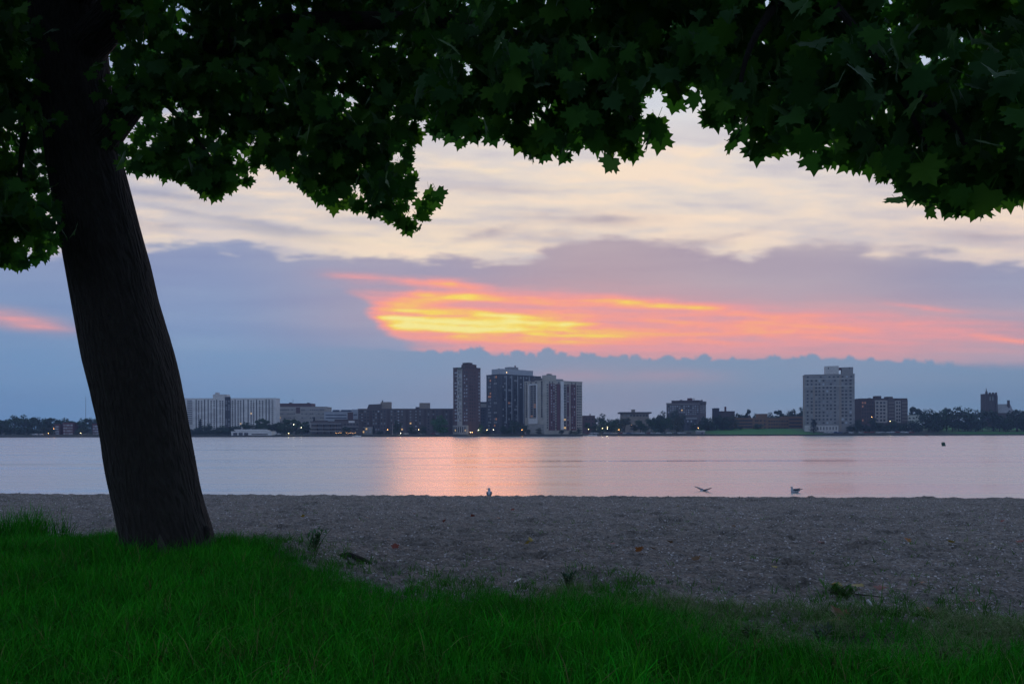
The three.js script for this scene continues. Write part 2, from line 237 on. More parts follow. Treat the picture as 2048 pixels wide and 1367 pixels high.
// ---------------------------------------------------------------- buildings across the river
// A building's own origin is the ground under the corner where its front and right-hand faces meet: front x in [-W, 0] at z = 0, right face z in [-D, 0] at x = 0.
const wallTex = noiseTex(256, 256, ((n) => (u, v) => { const k = 0.86 + 0.3 * n(u, v); return [k, k, k]; })(tileN((u, v) => fbm(u * 5, v * 9, 5))));
const wm = (r, g, b, rough = 0.9) => mat([r, g, b], rough, { map: wallTex });
const M = {
  white: wm(0.84, 0.84, 0.82), offwhite: wm(0.64, 0.63, 0.6), beige: wm(0.5, 0.47, 0.41), stone: wm(0.42, 0.41, 0.38), limestone: wm(0.31, 0.31, 0.3), tan: wm(0.34, 0.30, 0.25), brick: wm(0.135, 0.083, 0.082), darkbrick: wm(0.09, 0.068, 0.068), greybrick: wm(0.13, 0.115, 0.115), slate: wm(0.085, 0.095, 0.115), darkslate: wm(0.045, 0.05, 0.06),
  red: wm(0.15, 0.06, 0.068), ochre: wm(0.25, 0.14, 0.075), metal: wm(0.42, 0.47, 0.52, 0.5), navy: wm(0.05, 0.075, 0.12), roof: wm(0.12, 0.11, 0.11), paleroof: wm(0.32, 0.33, 0.34), dark: mat([0.02, 0.022, 0.026], 0.7), pole: mat([0.16, 0.17, 0.17], 0.6), copper: wm(0.12, 0.17, 0.13),
  glass: mat([0.025, 0.03, 0.04], 0.12), glass2: mat([0.06, 0.075, 0.095], 0.2), curtain: mat([0.42, 0.47, 0.52], 0.5), blind: mat([0.26, 0.28, 0.3], 0.6),
  lit: mat([0.5, 0.35, 0.15], 0.6, { emissive: C(1, 0.62, 0.25), emissiveIntensity: 0.55 }), lit2: mat([0.4, 0.2, 0.12], 0.6, { emissive: C(1, 0.42, 0.2), emissiveIntensity: 0.12 }),
};
const rb = rng(404);
function building(name, label, o, wall, group) {
  const th = o.turn ?? 0, d = o.d, c = Math.cos(th), s = Math.sin(-th), corner = at(o.c, HZ, d), gy = o.ground ?? farY(corner.x, d);
  const g = thing(name, label, 'building', new THREE.Vector3(corner.x, gy, -d)); g.rotation.y = th;
  const W = (o.c - o.l) * d / F / c, D = th ? (o.r - o.c) * d / F / s : o.depth ?? 20;
  const b = { g, W, D, d, gy, o, hy: (py, px = o.c) => EYE + (hz(px) - py) * d / F - gy, fx: (px) => (px - o.c) * d / F / c, rz: (px) => th ? -(px - o.c) * d / F / s : 0, px: d / F, wall };
  const H = b.hy(o.top); b.H = H;
  part('wall', boxG(W, H + 1.5, D, -W / 2, (H - 1.5) / 2, -D / 2), wall, g);
  if (o.parapet !== 0) part('parapet', boxG(W + 0.5, 0.7, D + 0.5, -W / 2, H + 0.35, -D / 2), o.cap ?? wall, g);
  return b;
}
const cache = {}; const box0 = (w, h, d) => cache[[w.toFixed(2), h.toFixed(2), d.toFixed(2)]] ??= new THREE.BoxGeometry(+w.toFixed(2), +h.toFixed(2), +d.toFixed(2));
const place = (m, x, y, z, ry = 0) => { m.position.set(x, y, z); m.rotation.y = ry; return m; };
// a box on the front face (px0..px1 wide, py0..py1 high) standing proud, or on the right face
function slab(b, name, m, px0, px1, py0, py1, proud = 0.15, face = 'f') {
  const y0 = b.hy(py1), y1 = b.hy(py0), t = proud + 0.1;
  if (face === 'f') return place(part(name, box0(Math.abs(b.fx(px1) - b.fx(px0)), y1 - y0, t), m, b.g), (b.fx(px0) + b.fx(px1)) / 2, (y0 + y1) / 2, proud - t / 2);
  return place(part(name, box0(Math.abs(b.rz(px1) - b.rz(px0)), y1 - y0, t), m, b.g), proud - t / 2, (y0 + y1) / 2, (b.rz(px0) + b.rz(px1)) / 2, Math.PI / 2);
}
function windows(b, face, cols, rows, w, h, pick, proud = 0.12) {     // cols and rows: centres in picture units, w and h in metres
  for (const py of rows) for (const px of cols) {
    const m = pick(); if (!m) continue;
    const o = part('window', box0(w, h, 0.2), m, b.g), y = b.hy(py);
    if (face === 'f') place(o, b.fx(px), y, proud - 0.1); else place(o, proud - 0.1, y, b.rz(px), Math.PI / 2);
  }
}
// a block on the roof (or beside): px range, top, height down to py1, setback z0..z1 in metres
function block(b, name, m, px0, px1, py0, py1, z0, z1) { const x0 = b.fx(px0), x1 = b.fx(px1), y0 = b.hy(py1), y1 = b.hy(py0); return part(name, boxG(x1 - x0, y1 - y0 + 0.6, z0 - z1, (x0 + x1) / 2, (y0 + y1) / 2 - 0.3, (z0 + z1) / 2), m, b.g); }
const seq = (a, z, n) => Array.from({ length: n }, (_, i) => n > 1 ? a + (z - a) * i / (n - 1) : a);
const pick = (...w) => () => { let t = rb(); for (let i = 0; i < w.length; i += 2) { if ((t -= w[i + 1]) < 0) return w[i]; } return w[0]; };
const mixWin = pick(M.glass, 0.55, M.glass2, 0.3, M.blind, 0.13, M.lit2, 0.02);

{ // long white apartment slab
  const b = building('apartment_slab', 'long white apartment slab with dark stair tower and many window columns', { l: 366, c: 551, top: 797, d: 850, depth: 16 }, M.white);
  slab(b, 'stair_tower', M.darkslate, 450, 461, 793, 868, 0.8);
  block(b, 'penthouse', M.offwhite, 424, 452, 788, 797, -2, -12); block(b, 'lift_tower', M.offwhite, 428, 433, 784, 790, -3, -9);
  for (const [a, z] of [[372, 386], [541, 548]]) for (let i = 0; i < 13; i++) { slab(b, 'balcony', M.white, a + 1.2, z - 1.2, 801.6 + i * 3.8, 803.2 + i * 3.8, 1.6); slab(b, 'balcony_door', M.glass2, a + 2, z - 2, 799.6 + i * 3.8, 803 + i * 3.8, 0.12); }
  for (const px of [392, 409, 416, 433, 470, 487, 496, 513, 532, 538]) slab(b, 'window_strip', M.glass2, px - 1, px + 1, 798.5, 866, 0.18);
  windows(b, 'f', [397, 403, 422, 428, 440, 445, 465, 476, 481, 502, 507, 519, 525], seq(802, 855, 14), 1.3, 1.35, pick(M.glass, 0.6, M.glass2, 0.34, M.blind, 0.04, M.lit, 0.02));
  windows(b, 'f', [453, 458], seq(802, 855, 14), 1.5, 1.4, pick(M.glass2, 0.6, M.blind, 0.4), 0.9);
}
{ // office
  const b = building('office_block', 'pale grey office block with a brown brick upper storey', { l: 552, c: 651, top: 814, d: 890, depth: 30 }, M.stone);
  block(b, 'upper_storey', M.brick, 552, 622, 806, 813, -1.2, -20); slab(b, 'brick_recess', M.brick, 592, 600, 812, 826, 0.2); block(b, 'roof_plant', M.roof, 576, 580, 804, 806, -4, -8); block(b, 'roof_plant', M.roof, 612, 616, 804.5, 806, -4, -8); block(b, 'antenna', M.pole, 583, 583.5, 797, 806, -5, -5.4);
  for (const py of [819, 827, 835, 843]) { windows(b, 'f', seq(556, 588, 9), [py], 1.2, 1.1, pick(M.glass2, 0.6, M.blind, 0.38, M.lit, 0.02)); windows(b, 'f', seq(604, 646, 11), [py], 1.2, 1.1, pick(M.glass2, 0.6, M.blind, 0.4)); }
  slab(b, 'cornice', M.offwhite, 553, 591, 815, 816, 0.3); slab(b, 'cornice', M.offwhite, 601, 650, 816, 817, 0.3);
}
{ // metallic building
  const b = building('metal_clad_building', 'silver banded modern building with dark blue rooftop plant', { l: 648, c: 716, top: 824, d: 860, depth: 25 }, M.metal);
  block(b, 'rooftop_plant', M.navy, 664, 700, 819, 824, -2, -16); block(b, 'rooftop_plant', M.metal, 702, 716, 818, 824, -3, -14); slab(b, 'brown_panel', M.brick, 695, 706, 824, 838, 0.25);
  for (const py of [829.5, 835.5, 843]) slab(b, 'window_band', M.navy, 651, 693, py - 0.9, py + 0.9, 0.15);
  slab(b, 'window_band', M.navy, 707, 714, 828, 830, 0.15);
  part('satellite_dish', new THREE.SphereGeometry(1.3, 12, 6, 0, 6.3, 0, 1.1).rotateX(1.1).translate(b.fx(680), b.hy(820.5), -1.5), M.white, b.g);
}
{ // terrace
  const b = building('terraced_building', 'brown riverside building with stacked pale terraces behind string lights', { l: 622, c: 717, top: 843, d: 795, depth: 22 }, M.greybrick);
  block(b, 'upper_storey', M.darkbrick, 668, 716, 838, 844, -2, -18); block(b, 'roof_canopy', M.darkbrick, 628, 650, 840, 843, -2, -12);
  for (const [a, z, py] of [[622, 684, 846], [622, 684, 854], [622, 684, 861], [686, 717, 852]]) { slab(b, 'terrace_slab', M.paleroof, a, z, py, py + 1.6, 3.4); slab(b, 'terrace_glazing', M.glass2, a + 1, z - 1, py + 1.9, py + 5.4, 0.1); }
  for (const px of [634, 647, 660, 672]) slab(b, 'pier', M.greybrick, px - 0.7, px + 0.7, 848, 867, 3.2);
  slab(b, 'sign_board', M.white, 697, 709, 841, 845, 0.3); windows(b, 'f', seq(690, 714, 5), [848.5, 858], 1.6, 1.5, mixWin);
}
{ // boathouse
  const b = building('boathouse', 'low white boathouse with three grey bay doors at the seawall', { l: 462, c: 543, top: 863.5, d: 776, depth: 4 + 8, ground: 1.0 }, M.white);
  block(b, 'upper_deck', M.offwhite, 469, 535, 859.5, 863, -1.5, -9); block(b, 'railing', M.white, 467, 534, 858.2, 858.8, -1.2, -1.4); block(b, 'flagpole', M.pole, 505, 505.4, 852, 860, -3, -3.2);
  for (const px of [470, 481, 492]) { const dr = slab(b, 'bay_door', M.slate, px - 4, px + 4, 864.8, 870, 0.08); }
  slab(b, 'long_window', M.glass, 503, 535, 867, 869, 0.1);
}
{ // brick lowrise
  const b = building('brick_apartment_row', 'long dark brick apartment row with two rooftop towers', { l: 716, c: 906, top: 818, d: 830, depth: 22 }, M.greybrick);
  const s = new THREE.Shape([[733, 818], [737, 808], [762, 807], [762, 818]].map(([x, y]) => new THREE.Vector2(b.fx(x), b.hy(y)))); part('sloped_upper_storey', new THREE.ExtrudeGeometry(s, { depth: 12, bevelEnabled: false }).translate(0, 0, -13), M.greybrick, b.g);
  block(b, 'lift_tower', M.tan, 760, 780, 803, 818, -3, -12); block(b, 'chimney', M.roof, 762, 764, 799.5, 803, -5, -7); block(b, 'lift_tower', M.tan, 838, 858, 805, 818, -3, -12); block(b, 'roof_plant', M.roof, 830, 837, 813, 818, -4, -10);
  for (const px of [724, 741, 757, 776, 797, 814, 832, 850, 867, 886, 901]) slab(b, 'dark_bay', M.darkbrick, px - 2.4, px + 2.4, 819.5, 866, 0.5);
  for (const py of [828, 840, 852]) slab(b, 'string_course', M.roof, 717, 905, py, py + 0.5, 0.12);
  for (const py of seq(822, 858, 7)) { windows(b, 'f', [720, 730, 736, 747, 752, 763, 769, 783, 790, 804, 821, 840, 857, 874, 893], [py], 1.5, 1.5, pick(M.glass, 0.4, M.glass2, 0.3, M.blind, 0.26, M.lit, 0.03)); windows(b, 'f', [724, 757, 797, 832, 867], [py], 1.6, 1.4, pick(M.blind, 0.5, M.curtain, 0.15, M.glass, 0.35), 0.6); }
  slab(b, 'ground_floor', M.stone, 717, 745, 853, 868, 0.65); windows(b, 'f', [721, 727, 733, 740], [857, 863], 1.5, 1.7, pick(M.curtain, 0.4, M.glass, 0.4, M.lit, 0.2), 0.8);
}
{ // brick tower with stone base
  const b = building('brick_tower', 'dark brick tower with stone window bay and pale columned base', { l: 905, c: 937, r: 960, top: 735, d: 785, turn: -0.6, parapet: 0 }, M.brick);
  part('parapet', boxG(b.W + 0.4, 0.8, b.D + 0.4, -b.W / 2, b.H + 0.4, -b.D / 2), M.darkbrick, b.g);
  block(b, 'penthouse', M.brick, 914, 935, 727, 735, -6, -14); block(b, 'lift_house', M.darkbrick, 915, 928, 723, 727, -7, -13);
  part('roof_finial', new THREE.ConeGeometry(0.9, 3.2, 8).translate(b.fx(924), b.H + 1.6, -3), M.copper, b.g);
  slab(b, 'stone_bay', M.stone, 914, 924.5, 736, 850, 0.5); part('bay_cap', new THREE.CylinderGeometry(1.2, 2.6, 1.6, 10).translate(b.fx(919), b.hy(735.4), 0), M.copper, b.g);
  for (const px of [915.8, 918.4, 921, 923.4]) slab(b, 'bay_mullion', M.offwhite, px - 0.35, px + 0.35, 741, 850, 0.8);
  const rows = seq(744, 840, 15);
  windows(b, 'f', [909.5, 912.5, 929, 933.5], rows, 1.3, 1.3, pick(M.curtain, 0.45, M.blind, 0.3, M.glass2, 0.25)); windows(b, 'f', [917, 919.8, 922.3], rows, 0.8, 2.0, pick(M.curtain, 0.3, M.glass2, 0.4, M.glass, 0.3), 0.62);
  windows(b, 'r', [940, 944, 949], rows, 1.2, 1.3, pick(M.glass, 0.7, M.glass2, 0.3)); windows(b, 'r', [957.2], rows, 1.6, 1.5, pick(M.curtain, 0.5, M.blind, 0.45, M.lit2, 0.05));
  slab(b, 'stone_base', M.stone, 905.4, 936.8, 850, 868, 1.0); for (const px of [908, 912.6, 917.2, 921.8, 926.4, 931]) slab(b, 'tall_window', M.glass, px - 1, px + 1, 853, 864, 1.1); for (const px of [911, 931.5]) slab(b, 'lit_window', M.lit, px - 0.7, px + 0.7, 859, 862, 1.2);
}
{ const b = building('narrow_grey_block', 'narrow grey block seen between the brick tower and dark tower', { l: 955, c: 976, top: 804.5, d: 900, depth: 14 }, M.slate); slab(b, 'pale_band', M.stone, 960, 973, 807, 814, 0.2); windows(b, 'f', [963, 967.5], seq(820, 850, 6), 1.4, 1.4, mixWin); }
{ // dark tower
  const b = building('dark_tower', 'dark slate tower with vertical window strips and pale rooftop storey', { l: 972, c: 1000, r: 1085, top: 749, d: 830, turn: -0.85, parapet: 0 }, M.slate);
  part('parapet', boxG(b.W + 0.4, 0.7, b.D + 0.4, -b.W / 2, b.H + 0.35, -b.D / 2), M.darkslate, b.g);
  const z0 = b.rz(1004), z1 = b.rz(1072); part('rooftop_storey', boxG(b.W * 0.62, b.hy(737) - b.H + 0.5, z0 - z1, -b.W * 0.45, (b.hy(737) + b.H) / 2, (z0 + z1) / 2), M.metal, b.g);
  part('lift_house', boxG(8, 3, 11, -b.W * 0.45, b.hy(734), b.rz(1036)), M.paleroof, b.g); part('chimney', boxG(1, 5, 1, -b.W * 0.4, b.hy(732), b.rz(1042)), M.red, b.g);
  for (const px of [1010, 1018, 1052, 1058, 1064]) part('roof_vent', boxG(1.2, 1.5, 1.2, -b.W * 0.45, b.hy(736.4), b.rz(px)), M.roof, b.g);
  const rows = seq(753, 857, 17);
  for (const px of [979, 991]) { slab(b, 'window_strip', M.darkslate, px - 3.2, px + 3.2, 751, 866, 0.12); windows(b, 'f', [px - 1.6, px + 1.6], rows, 2.0, 2.0, pick(M.blind, 0.42, M.glass2, 0.5, M.lit2, 0.08), 0.22); }
  for (const px of [1008, 1019, 1031, 1043, 1055, 1067, 1079]) { slab(b, 'window_strip', M.darkslate, px - 3.4, px + 3.4, 751, 866, 0.12, 'r'); slab(b, 'pale_fin', M.metal, px + 3.3, px + 4.3, 750, 846, 1.0, 'r'); }
  windows(b, 'r', [1006.5, 1010, 1018, 1021, 1030, 1033], rows, 2.0, 1.7, pick(M.glass, 0.35, M.glass2, 0.4, M.blind, 0.24, M.lit2, 0.01), 0.22); windows(b, 'r', [1042, 1054, 1066, 1078], rows.slice(0, 4), 2.4, 1.7, pick(M.glass2, 0.6, M.blind, 0.4), 0.22);
  const lamp = part('rooftop_light', new THREE.SphereGeometry(0.24, 8, 6).translate(-b.W * 0.13, b.hy(743), b.rz(1017)), mat([0.5, 0.4, 0.2], 0.5, { emissive: C(1, 0.6, 0.25), emissiveIntensity: 9 }), b.g); const pl = new THREE.PointLight(C(1, 0.6, 0.25), 14); pl.position.set(-b.W * 0.13, b.hy(743), b.rz(1017)); pl.castShadow = true; b.g.add(pl);
}
{ // beige and red tower
  const b = building('beige_red_tower', 'beige and dark red apartment tower with a tall arched white frame', { l: 1050, c: 1089, r: 1170, top: 761, d: 790, turn: -0.9 }, M.beige);
  part('lift_house', boxG(9, b.hy(748) - b.H, 10, -9, (b.hy(748) + b.H) / 2, b.rz(1112)), M.beige, b.g); part('roof_plant', boxG(7, 2.6, 9, -8, b.H + 1.3, b.rz(1128)), M.paleroof, b.g); part('roof_plant', boxG(5, 3.4, 12, -16, b.H + 1.7, b.rz(1098)), M.roof, b.g); part('vent_pipe', boxG(3, 2, 4, -9, b.hy(747.4), b.rz(1112)), M.roof, b.g);
  const fr = new THREE.Shape(), x0 = b.fx(1059), x1 = b.fx(1076), y0 = b.hy(847), y1 = b.hy(766), r = 2.2; fr.moveTo(x0, y0); fr.lineTo(x1, y0); fr.lineTo(x1, y1 - r); fr.quadraticCurveTo(x1, y1, x1 - r, y1); fr.lineTo(x0 + r, y1); fr.quadraticCurveTo(x0, y1, x0, y1 - r); fr.lineTo(x0, y0);
  const ho = new THREE.Path(), i0 = x0 + 1.3, i1 = x1 - 1.3, j0 = b.hy(836), j1 = y1 - 1.0; ho.moveTo(i0, j0); ho.lineTo(i0, j1); ho.lineTo(i1, j1); ho.lineTo(i1, j0); ho.lineTo(i0, j0); fr.holes.push(ho);
  part('arched_frame', new THREE.ExtrudeGeometry(fr, { depth: 0.9, bevelEnabled: false }).translate(0, 0, 0.02), M.white, b.g); 
  const rows = seq(767.5, 832, 15);
  for (const py of rows) { slab(b, 'balcony', M.blind, 1062, 1066.8, py + 0.6, py + 1.9, 1.5); slab(b, 'balcony', M.blind, 1068.2, 1073, py + 0.6, py + 1.9, 1.5); }
  windows(b, 'f', [1064.4, 1070.6], rows.map((v) => v - 0.5), 2.8, 1.5, pick(M.glass, 0.9, M.lit2, 0.1), 0.25); windows(b, 'f', [1053.6, 1084], seq(763.5, 832, 16), 1.9, 1.6, pick(M.glass, 0.6, M.glass2, 0.36, M.lit2, 0.04)); windows(b, 'f', [1063, 1073], [763.5], 1.8, 1.3, mixWin);
  slab(b, 'stone_plinth', M.stone, 1051, 1088.5, 848, 867, 0.4);
  const R = 'r', red = [[1098, 1110.5], [1114.5, 1121.5], [1136, 1141], [1144.5, 1156]];
  for (const [a, z] of red) slab(b, 'red_panel', M.red, a, z, 766, 860, 0.5, R);
  slab(b, 'white_pillar', M.white, 1122, 1128, 761, 859, 1.3, R); 
  for (const py of seq(769, 856, 16)) slab(b, 'balcony', M.blind, 1128.8, 1134.2, py + 1, py + 2.1, 1.6, R);
  const rr = seq(769, 855, 17);
  windows(b, R, [1103, 1108], rr, 1.3, 1.3, pick(M.curtain, 0.35, M.blind, 0.3, M.glass, 0.35), 0.65); windows(b, R, [1138, 1147, 1152], rr, 1.3, 1.3, pick(M.curtain, 0.2, M.blind, 0.3, M.glass, 0.5), 0.65);
  windows(b, R, [1095, 1113, 1159.5, 1163, 1167], rr, 1.3, 1.5, pick(M.glass, 0.6, M.glass2, 0.4)); windows(b, R, [1131.5], rr, 2.8, 1.7, pick(M.glass, 0.8, M.lit, 0.2), 0.25); windows(b, R, [1100, 1106, 1119, 1125, 1147, 1155], [763.8], 1.5, 1.2, mixWin, 0.2);
}
{ const b = building('small_brick_house', 'small brown brick house beside the beige tower', { l: 1166, c: 1190, top: 832, d: 880, depth: 12 }, M.brick); windows(b, 'f', [1173, 1179, 1185], [838, 846], 1.4, 1.5, mixWin); block(b, 'chimney', M.red, 1180, 1182, 827, 832, -3, -5); }
{ const b = building('flat_roofed_house', 'house with a wide overhanging flat roof above the treetops', { l: 1245, c: 1298, top: 826, d: 900, depth: 18 }, M.tan); block(b, 'flat_roof', M.roof, 1240, 1303, 823.5, 825.5, 1.5, -19); block(b, 'chimney', M.tan, 1265, 1272, 818, 824, -5, -9); windows(b, 'f', seq(1250, 1294, 8), [830.5], 2.4, 1.8, mixWin); }
{ // dark hotel
  const b = building('brick_office_block', 'wide brown brick block with stepped rooftop blocks and pale windows', { l: 1338, c: 1400, r: 1427, top: 806, d: 930, turn: -0.4 }, M.greybrick);
  block(b, 'upper_block', M.darkbrick, 1346, 1398, 799.5, 805, -4, -16); block(b, 'lift_house', M.red, 1375, 1383, 795, 800, -6, -12); block(b, 'chimney', M.roof, 1386, 1387.2, 795, 800, -8, -9); block(b, 'roof_plant', M.roof, 1361, 1365, 798, 800, -6, -9); block(b, 'roof_block', M.greybrick, 1399, 1408, 802, 806, -6, -14); part('chimney', boxG(1.6, 4, 1.6, -2, b.H + 2.5, b.rz(1417)), M.darkbrick, b.g);
  windows(b, 'f', seq(1342, 1396, 14), [811.5, 815.5, 819.5, 823.5, 827.5], 1.5, 1.3, pick(M.curtain, 0.4, M.blind, 0.35, M.glass2, 0.23, M.lit, 0.02)); windows(b, 'r', seq(1403, 1425, 9), [811.5, 815.5, 819.5, 823.5], 1.8, 0.9, pick(M.curtain, 0.3, M.blind, 0.4, M.glass2, 0.3)); slab(b, 'cornice', M.stone, 1339, 1400, 806.5, 807.5, 0.4);
}
{ const b = building('pale_roofed_house', 'grey house with a pale blue mansard roof among trees', { l: 1372, c: 1394, top: 838, d: 860, depth: 10 }, M.slate); slab(b, 'mansard_roof', M.paleroof, 1372, 1394, 834.5, 838, 0.6); windows(b, 'f', [1376, 1383, 1390], [842, 848], 1.3, 1.6, pick(M.curtain, 0.6, M.glass, 0.4)); }
{ const b = building('small_dark_block', 'small dark flat block beside a lone tall chimney', { l: 1429, c: 1439, top: 817, d: 920, depth: 10 }, M.darkslate); windows(b, 'f', [1431.5, 1436], [822], 1.5, 1.3, mixWin); const b2 = building('chimney_house', 'low dark roofline with one tall brick chimney', { l: 1441, c: 1470, top: 823, d: 930, depth: 12 }, M.darkbrick); block(b2, 'chimney', M.red, 1452, 1455, 812.5, 823, -4, -6.4); }
{ // ochre lowrise
  const b = building('ochre_brick_apartments', 'low ochre brick apartments with dark window bands above green lawn', { l: 1466, c: 1578, top: 836.5, d: 850, depth: 18 }, M.ochre);
  block(b, 'stair_tower', M.ochre, 1517.5, 1535, 827, 837, 0.3, -10); block(b, 'roof_plant', M.darkbrick, 1500, 1503, 831, 836, -4, -6);
  for (const py of [840.5, 847, 853]) slab(b, 'window_band', M.darkslate, 1470, 1505, py - 1.6, py + 1.6, 0.15); windows(b, 'f', [1512, 1516, 1522, 1530], [841, 848, 855], 1.6, 1.6, pick(M.glass, 0.8, M.glass2, 0.2)); windows(b, 'f', seq(1539, 1575, 8), [842, 848.5, 855], 1.6, 1.5, pick(M.glass, 0.7, M.glass2, 0.3));
  const c = building('ochre_brick_apartments', 'ochre brick wing with balconies standing against the pale stone tower', { l: 1570, c: 1622, top: 833.5, d: 875, depth: 16 }, M.ochre); for (const py of [838, 845, 852]) slab(c, 'window_band', M.darkslate, 1578, 1604, py - 1.6, py + 1.6, 0.15); windows(c, 'f', [1609, 1614, 1619], [838, 845, 852], 1.6, 1.6, mixWin);
}
{ // stone tower on the right
  const b = building('stone_tower', 'tall pale stone apartment tower with two linked rooftop towers', { l: 1618, c: 1710, r: 1721, top: 748.5, d: 800, turn: -0.25 }, M.limestone);
  block(b, 'lift_tower', M.offwhite, 1657, 1682, 730, 748.5, -4, -14); block(b, 'lift_tower', M.limestone, 1688, 1708.5, 733, 748.5, -4, -13); block(b, 'link_bridge', M.red, 1681, 1690, 733, 737, -7, -9); for (const px of [1663, 1702]) block(b, 'roof_window', M.glass, px - 0.8, px + 0.8, 733, 735, -3.8, -4.2);
  slab(b, 'tan_shade_strip', M.tan, 1682, 1686, 749, 862, 0.3); slab(b, 'tan_shade_strip', M.tan, 1634, 1637, 769, 862, 0.25); slab(b, 'cornice', M.offwhite, 1618.5, 1709, 756, 756.9, 0.5); slab(b, 'cornice', M.offwhite, 1618.5, 1709, 770.6, 771.5, 0.5);  // the tan strips put the shade of recessed bays into colour
  const rows = seq(760, 845, 13), pk = pick(M.glass, 0.5, M.glass2, 0.25, M.blind, 0.19, M.curtain, 0.06);
  windows(b, 'f', [1623.5, 1631, 1639.5, 1645.5, 1653, 1660, 1666.5, 1674], rows, 1.7, 1.6, pk); windows(b, 'f', [1688, 1694.5, 1702.5], rows, 1.9, 1.7, pk); windows(b, 'f', seq(1624, 1704, 11), [752.5], 1.8, 1.3, pk); windows(b, 'r', [1712.5, 1718], rows, 2.6, 1.7, pick(M.curtain, 0.4, M.glass2, 0.4, M.glass, 0.2));
  slab(b, 'stone_base', M.offwhite, 1617.6, 1680, 850, 864, 0.8); for (const px of seq(1642, 1676, 7)) slab(b, 'base_window', M.glass, px - 0.9, px + 0.9, 853, 859, 0.9);
}
{ // dark brick apartment
  const b = building('brick_apartment_house', 'dark brick apartment house with pale bays beside the stone tower', { l: 1722, c: 1815, top: 797.5, d: 835, depth: 22 }, M.darkbrick);
  block(b, 'roof_house', M.darkbrick, 1755, 1766, 791, 797, -3, -10); block(b, 'roof_house', M.darkbrick, 1777.5, 1789, 792.5, 797, -3, -10); block(b, 'roof_house', M.darkbrick, 1741, 1745, 795, 797, -3, -6);
  slab(b, 'pale_bay', M.stone, 1750, 1775, 800, 845, 0.8); slab(b, 'pale_bay', M.stone, 1790, 1802, 801, 845, 0.8); slab(b, 'brick_bay', M.greybrick, 1776, 1789, 796, 846, 1.2); slab(b, 'brick_bay', M.greybrick, 1803, 1815, 799, 846, 1.2);
  const rows = [805, 812, 819, 826, 833, 840]; windows(b, 'f', [1754.5, 1762, 1768.5], rows, 2.0, 1.9, pick(M.glass, 0.8, M.glass2, 0.2), 0.95); windows(b, 'f', [1794, 1799], rows, 1.5, 1.9, pick(M.glass, 0.8, M.glass2, 0.2), 0.95); windows(b, 'f', [1726, 1731, 1736, 1741, 1746], rows, 1.2, 1.6, pick(M.glass, 0.9, M.lit2, 0.1));
  for (const py of rows) for (const px of [1782.5, 1809]) slab(b, 'balcony', M.tan, px - 5.5, px + 5.5, py - 0.7, py + 0.8, 1.8);
}
{ const b = building('grey_garage', 'low pale grey building between dark trees', { l: 1812, c: 1840, top: 831, d: 900, depth: 12 }, M.offwhite); windows(b, 'f', [1820, 1828], [836], 2, 1.5, mixWin); }
{ // church
  const b = building('stone_church', 'dark stone church with square pinnacled tower and pale pitched roof', { l: 1973, c: 1995, top: 787, d: 930, depth: 11, parapet: 0 }, M.darkbrick);
  for (const px of [1974.5, 1981, 1987.5, 1993.5]) block(b, 'merlon', M.darkbrick, px - 1.6, px + 1.6, 784.5, 787, 0.15, -1.2);
  part('pinnacle', new THREE.ConeGeometry(0.9, 6, 6).translate(b.fx(1974.3), b.hy(780), -0.8), M.darkbrick, b.g); part('pinnacle_base', boxG(1.7, 4, 1.7, b.fx(1974.3), b.hy(786), -0.6), M.darkbrick, b.g);
  slab(b, 'buttress', M.darkbrick, 1972, 1976, 790, 850, 0.8); slab(b, 'buttress', M.darkbrick, 1991.5, 1995.5, 790, 850, 0.8); for (const px of [1981, 1986.5]) slab(b, 'louvre_window', M.blind, px - 1.0, px + 1.0, 793, 801, 0.1);
  const nave = new THREE.Shape([[0, 0], [b.hy(826) * 0, b.hy(826)], [7.5, b.hy(808)], [15, b.hy(826)], [15, 0]].map(([x, y]) => new THREE.Vector2(x, y))); part('nave_wall', new THREE.ExtrudeGeometry(nave, { depth: 17, bevelEnabled: false }).rotateY(Math.PI / 2).translate(0.1, 0, 2), M.darkbrick, b.g);
  for (const s of [-1, 1]) { const L = Math.hypot(7.8, b.hy(808) - b.hy(826)), r = part('roof', boxG(17.4, 0.35, L), M.paleroof, b.g); r.position.set(8.8, (b.hy(808) + b.hy(826)) / 2 + 0.2, 2 - 7.5 + s * 3.85); r.rotation.x = s * Math.atan2(b.hy(808) - b.hy(826), 7.7); }
  part('chimney', boxG(1.9, 10, 1.9, b.fx(2021), b.hy(809), -3), M.darkbrick, b.g);
}
for (const [l, c, top, lab] of [[108, 119, 849, 'small red brick walk-up house beside an orange lamp'], [125, 146, 846, 'wider red brick walk-up house half hidden in the wood'], [184, 214, 848, 'red brick walk-up house with rows of pale windows by the leaning trunk']]) {
  const b = building('brick_walk_up', lab, { l, c, top, d: 810, depth: 10 }, M.red); windows(b, 'f', seq(l + 3, c - 3, Math.round((c - l) / 4)), seq(top + 4, 867, 4), 1.4, 1.5, pick(M.curtain, 0.5, M.blind, 0.5));
}
tag(part('radio_mast', mergeGeometries([new THREE.CylinderGeometry(0.16, 0.3, 40, 6).translate(0, 20, 0), boxG(1.2, 0.1, 0.1, 0, 30, 0), boxG(1, 0.1, 0.1, 0, 35, 0)]), M.pole, scene), 'thin radio mast rising behind the wood', 'mast').position.copy(at(171, HZ, 1000).setY(farY(-500, 1000)));
{ const h = building('pump_house', 'small grey concrete pump house on the seawall lawn', { l: 1394, c: 1410, top: 862, d: 782, depth: 5 }, M.paleroof); slab(h, 'door', M.slate, 1403, 1406, 864.5, 869, 0.08); block(h, 'roof_slab', M.offwhite, 1393.5, 1410.5, 861, 862, 0.3, -5.3); }

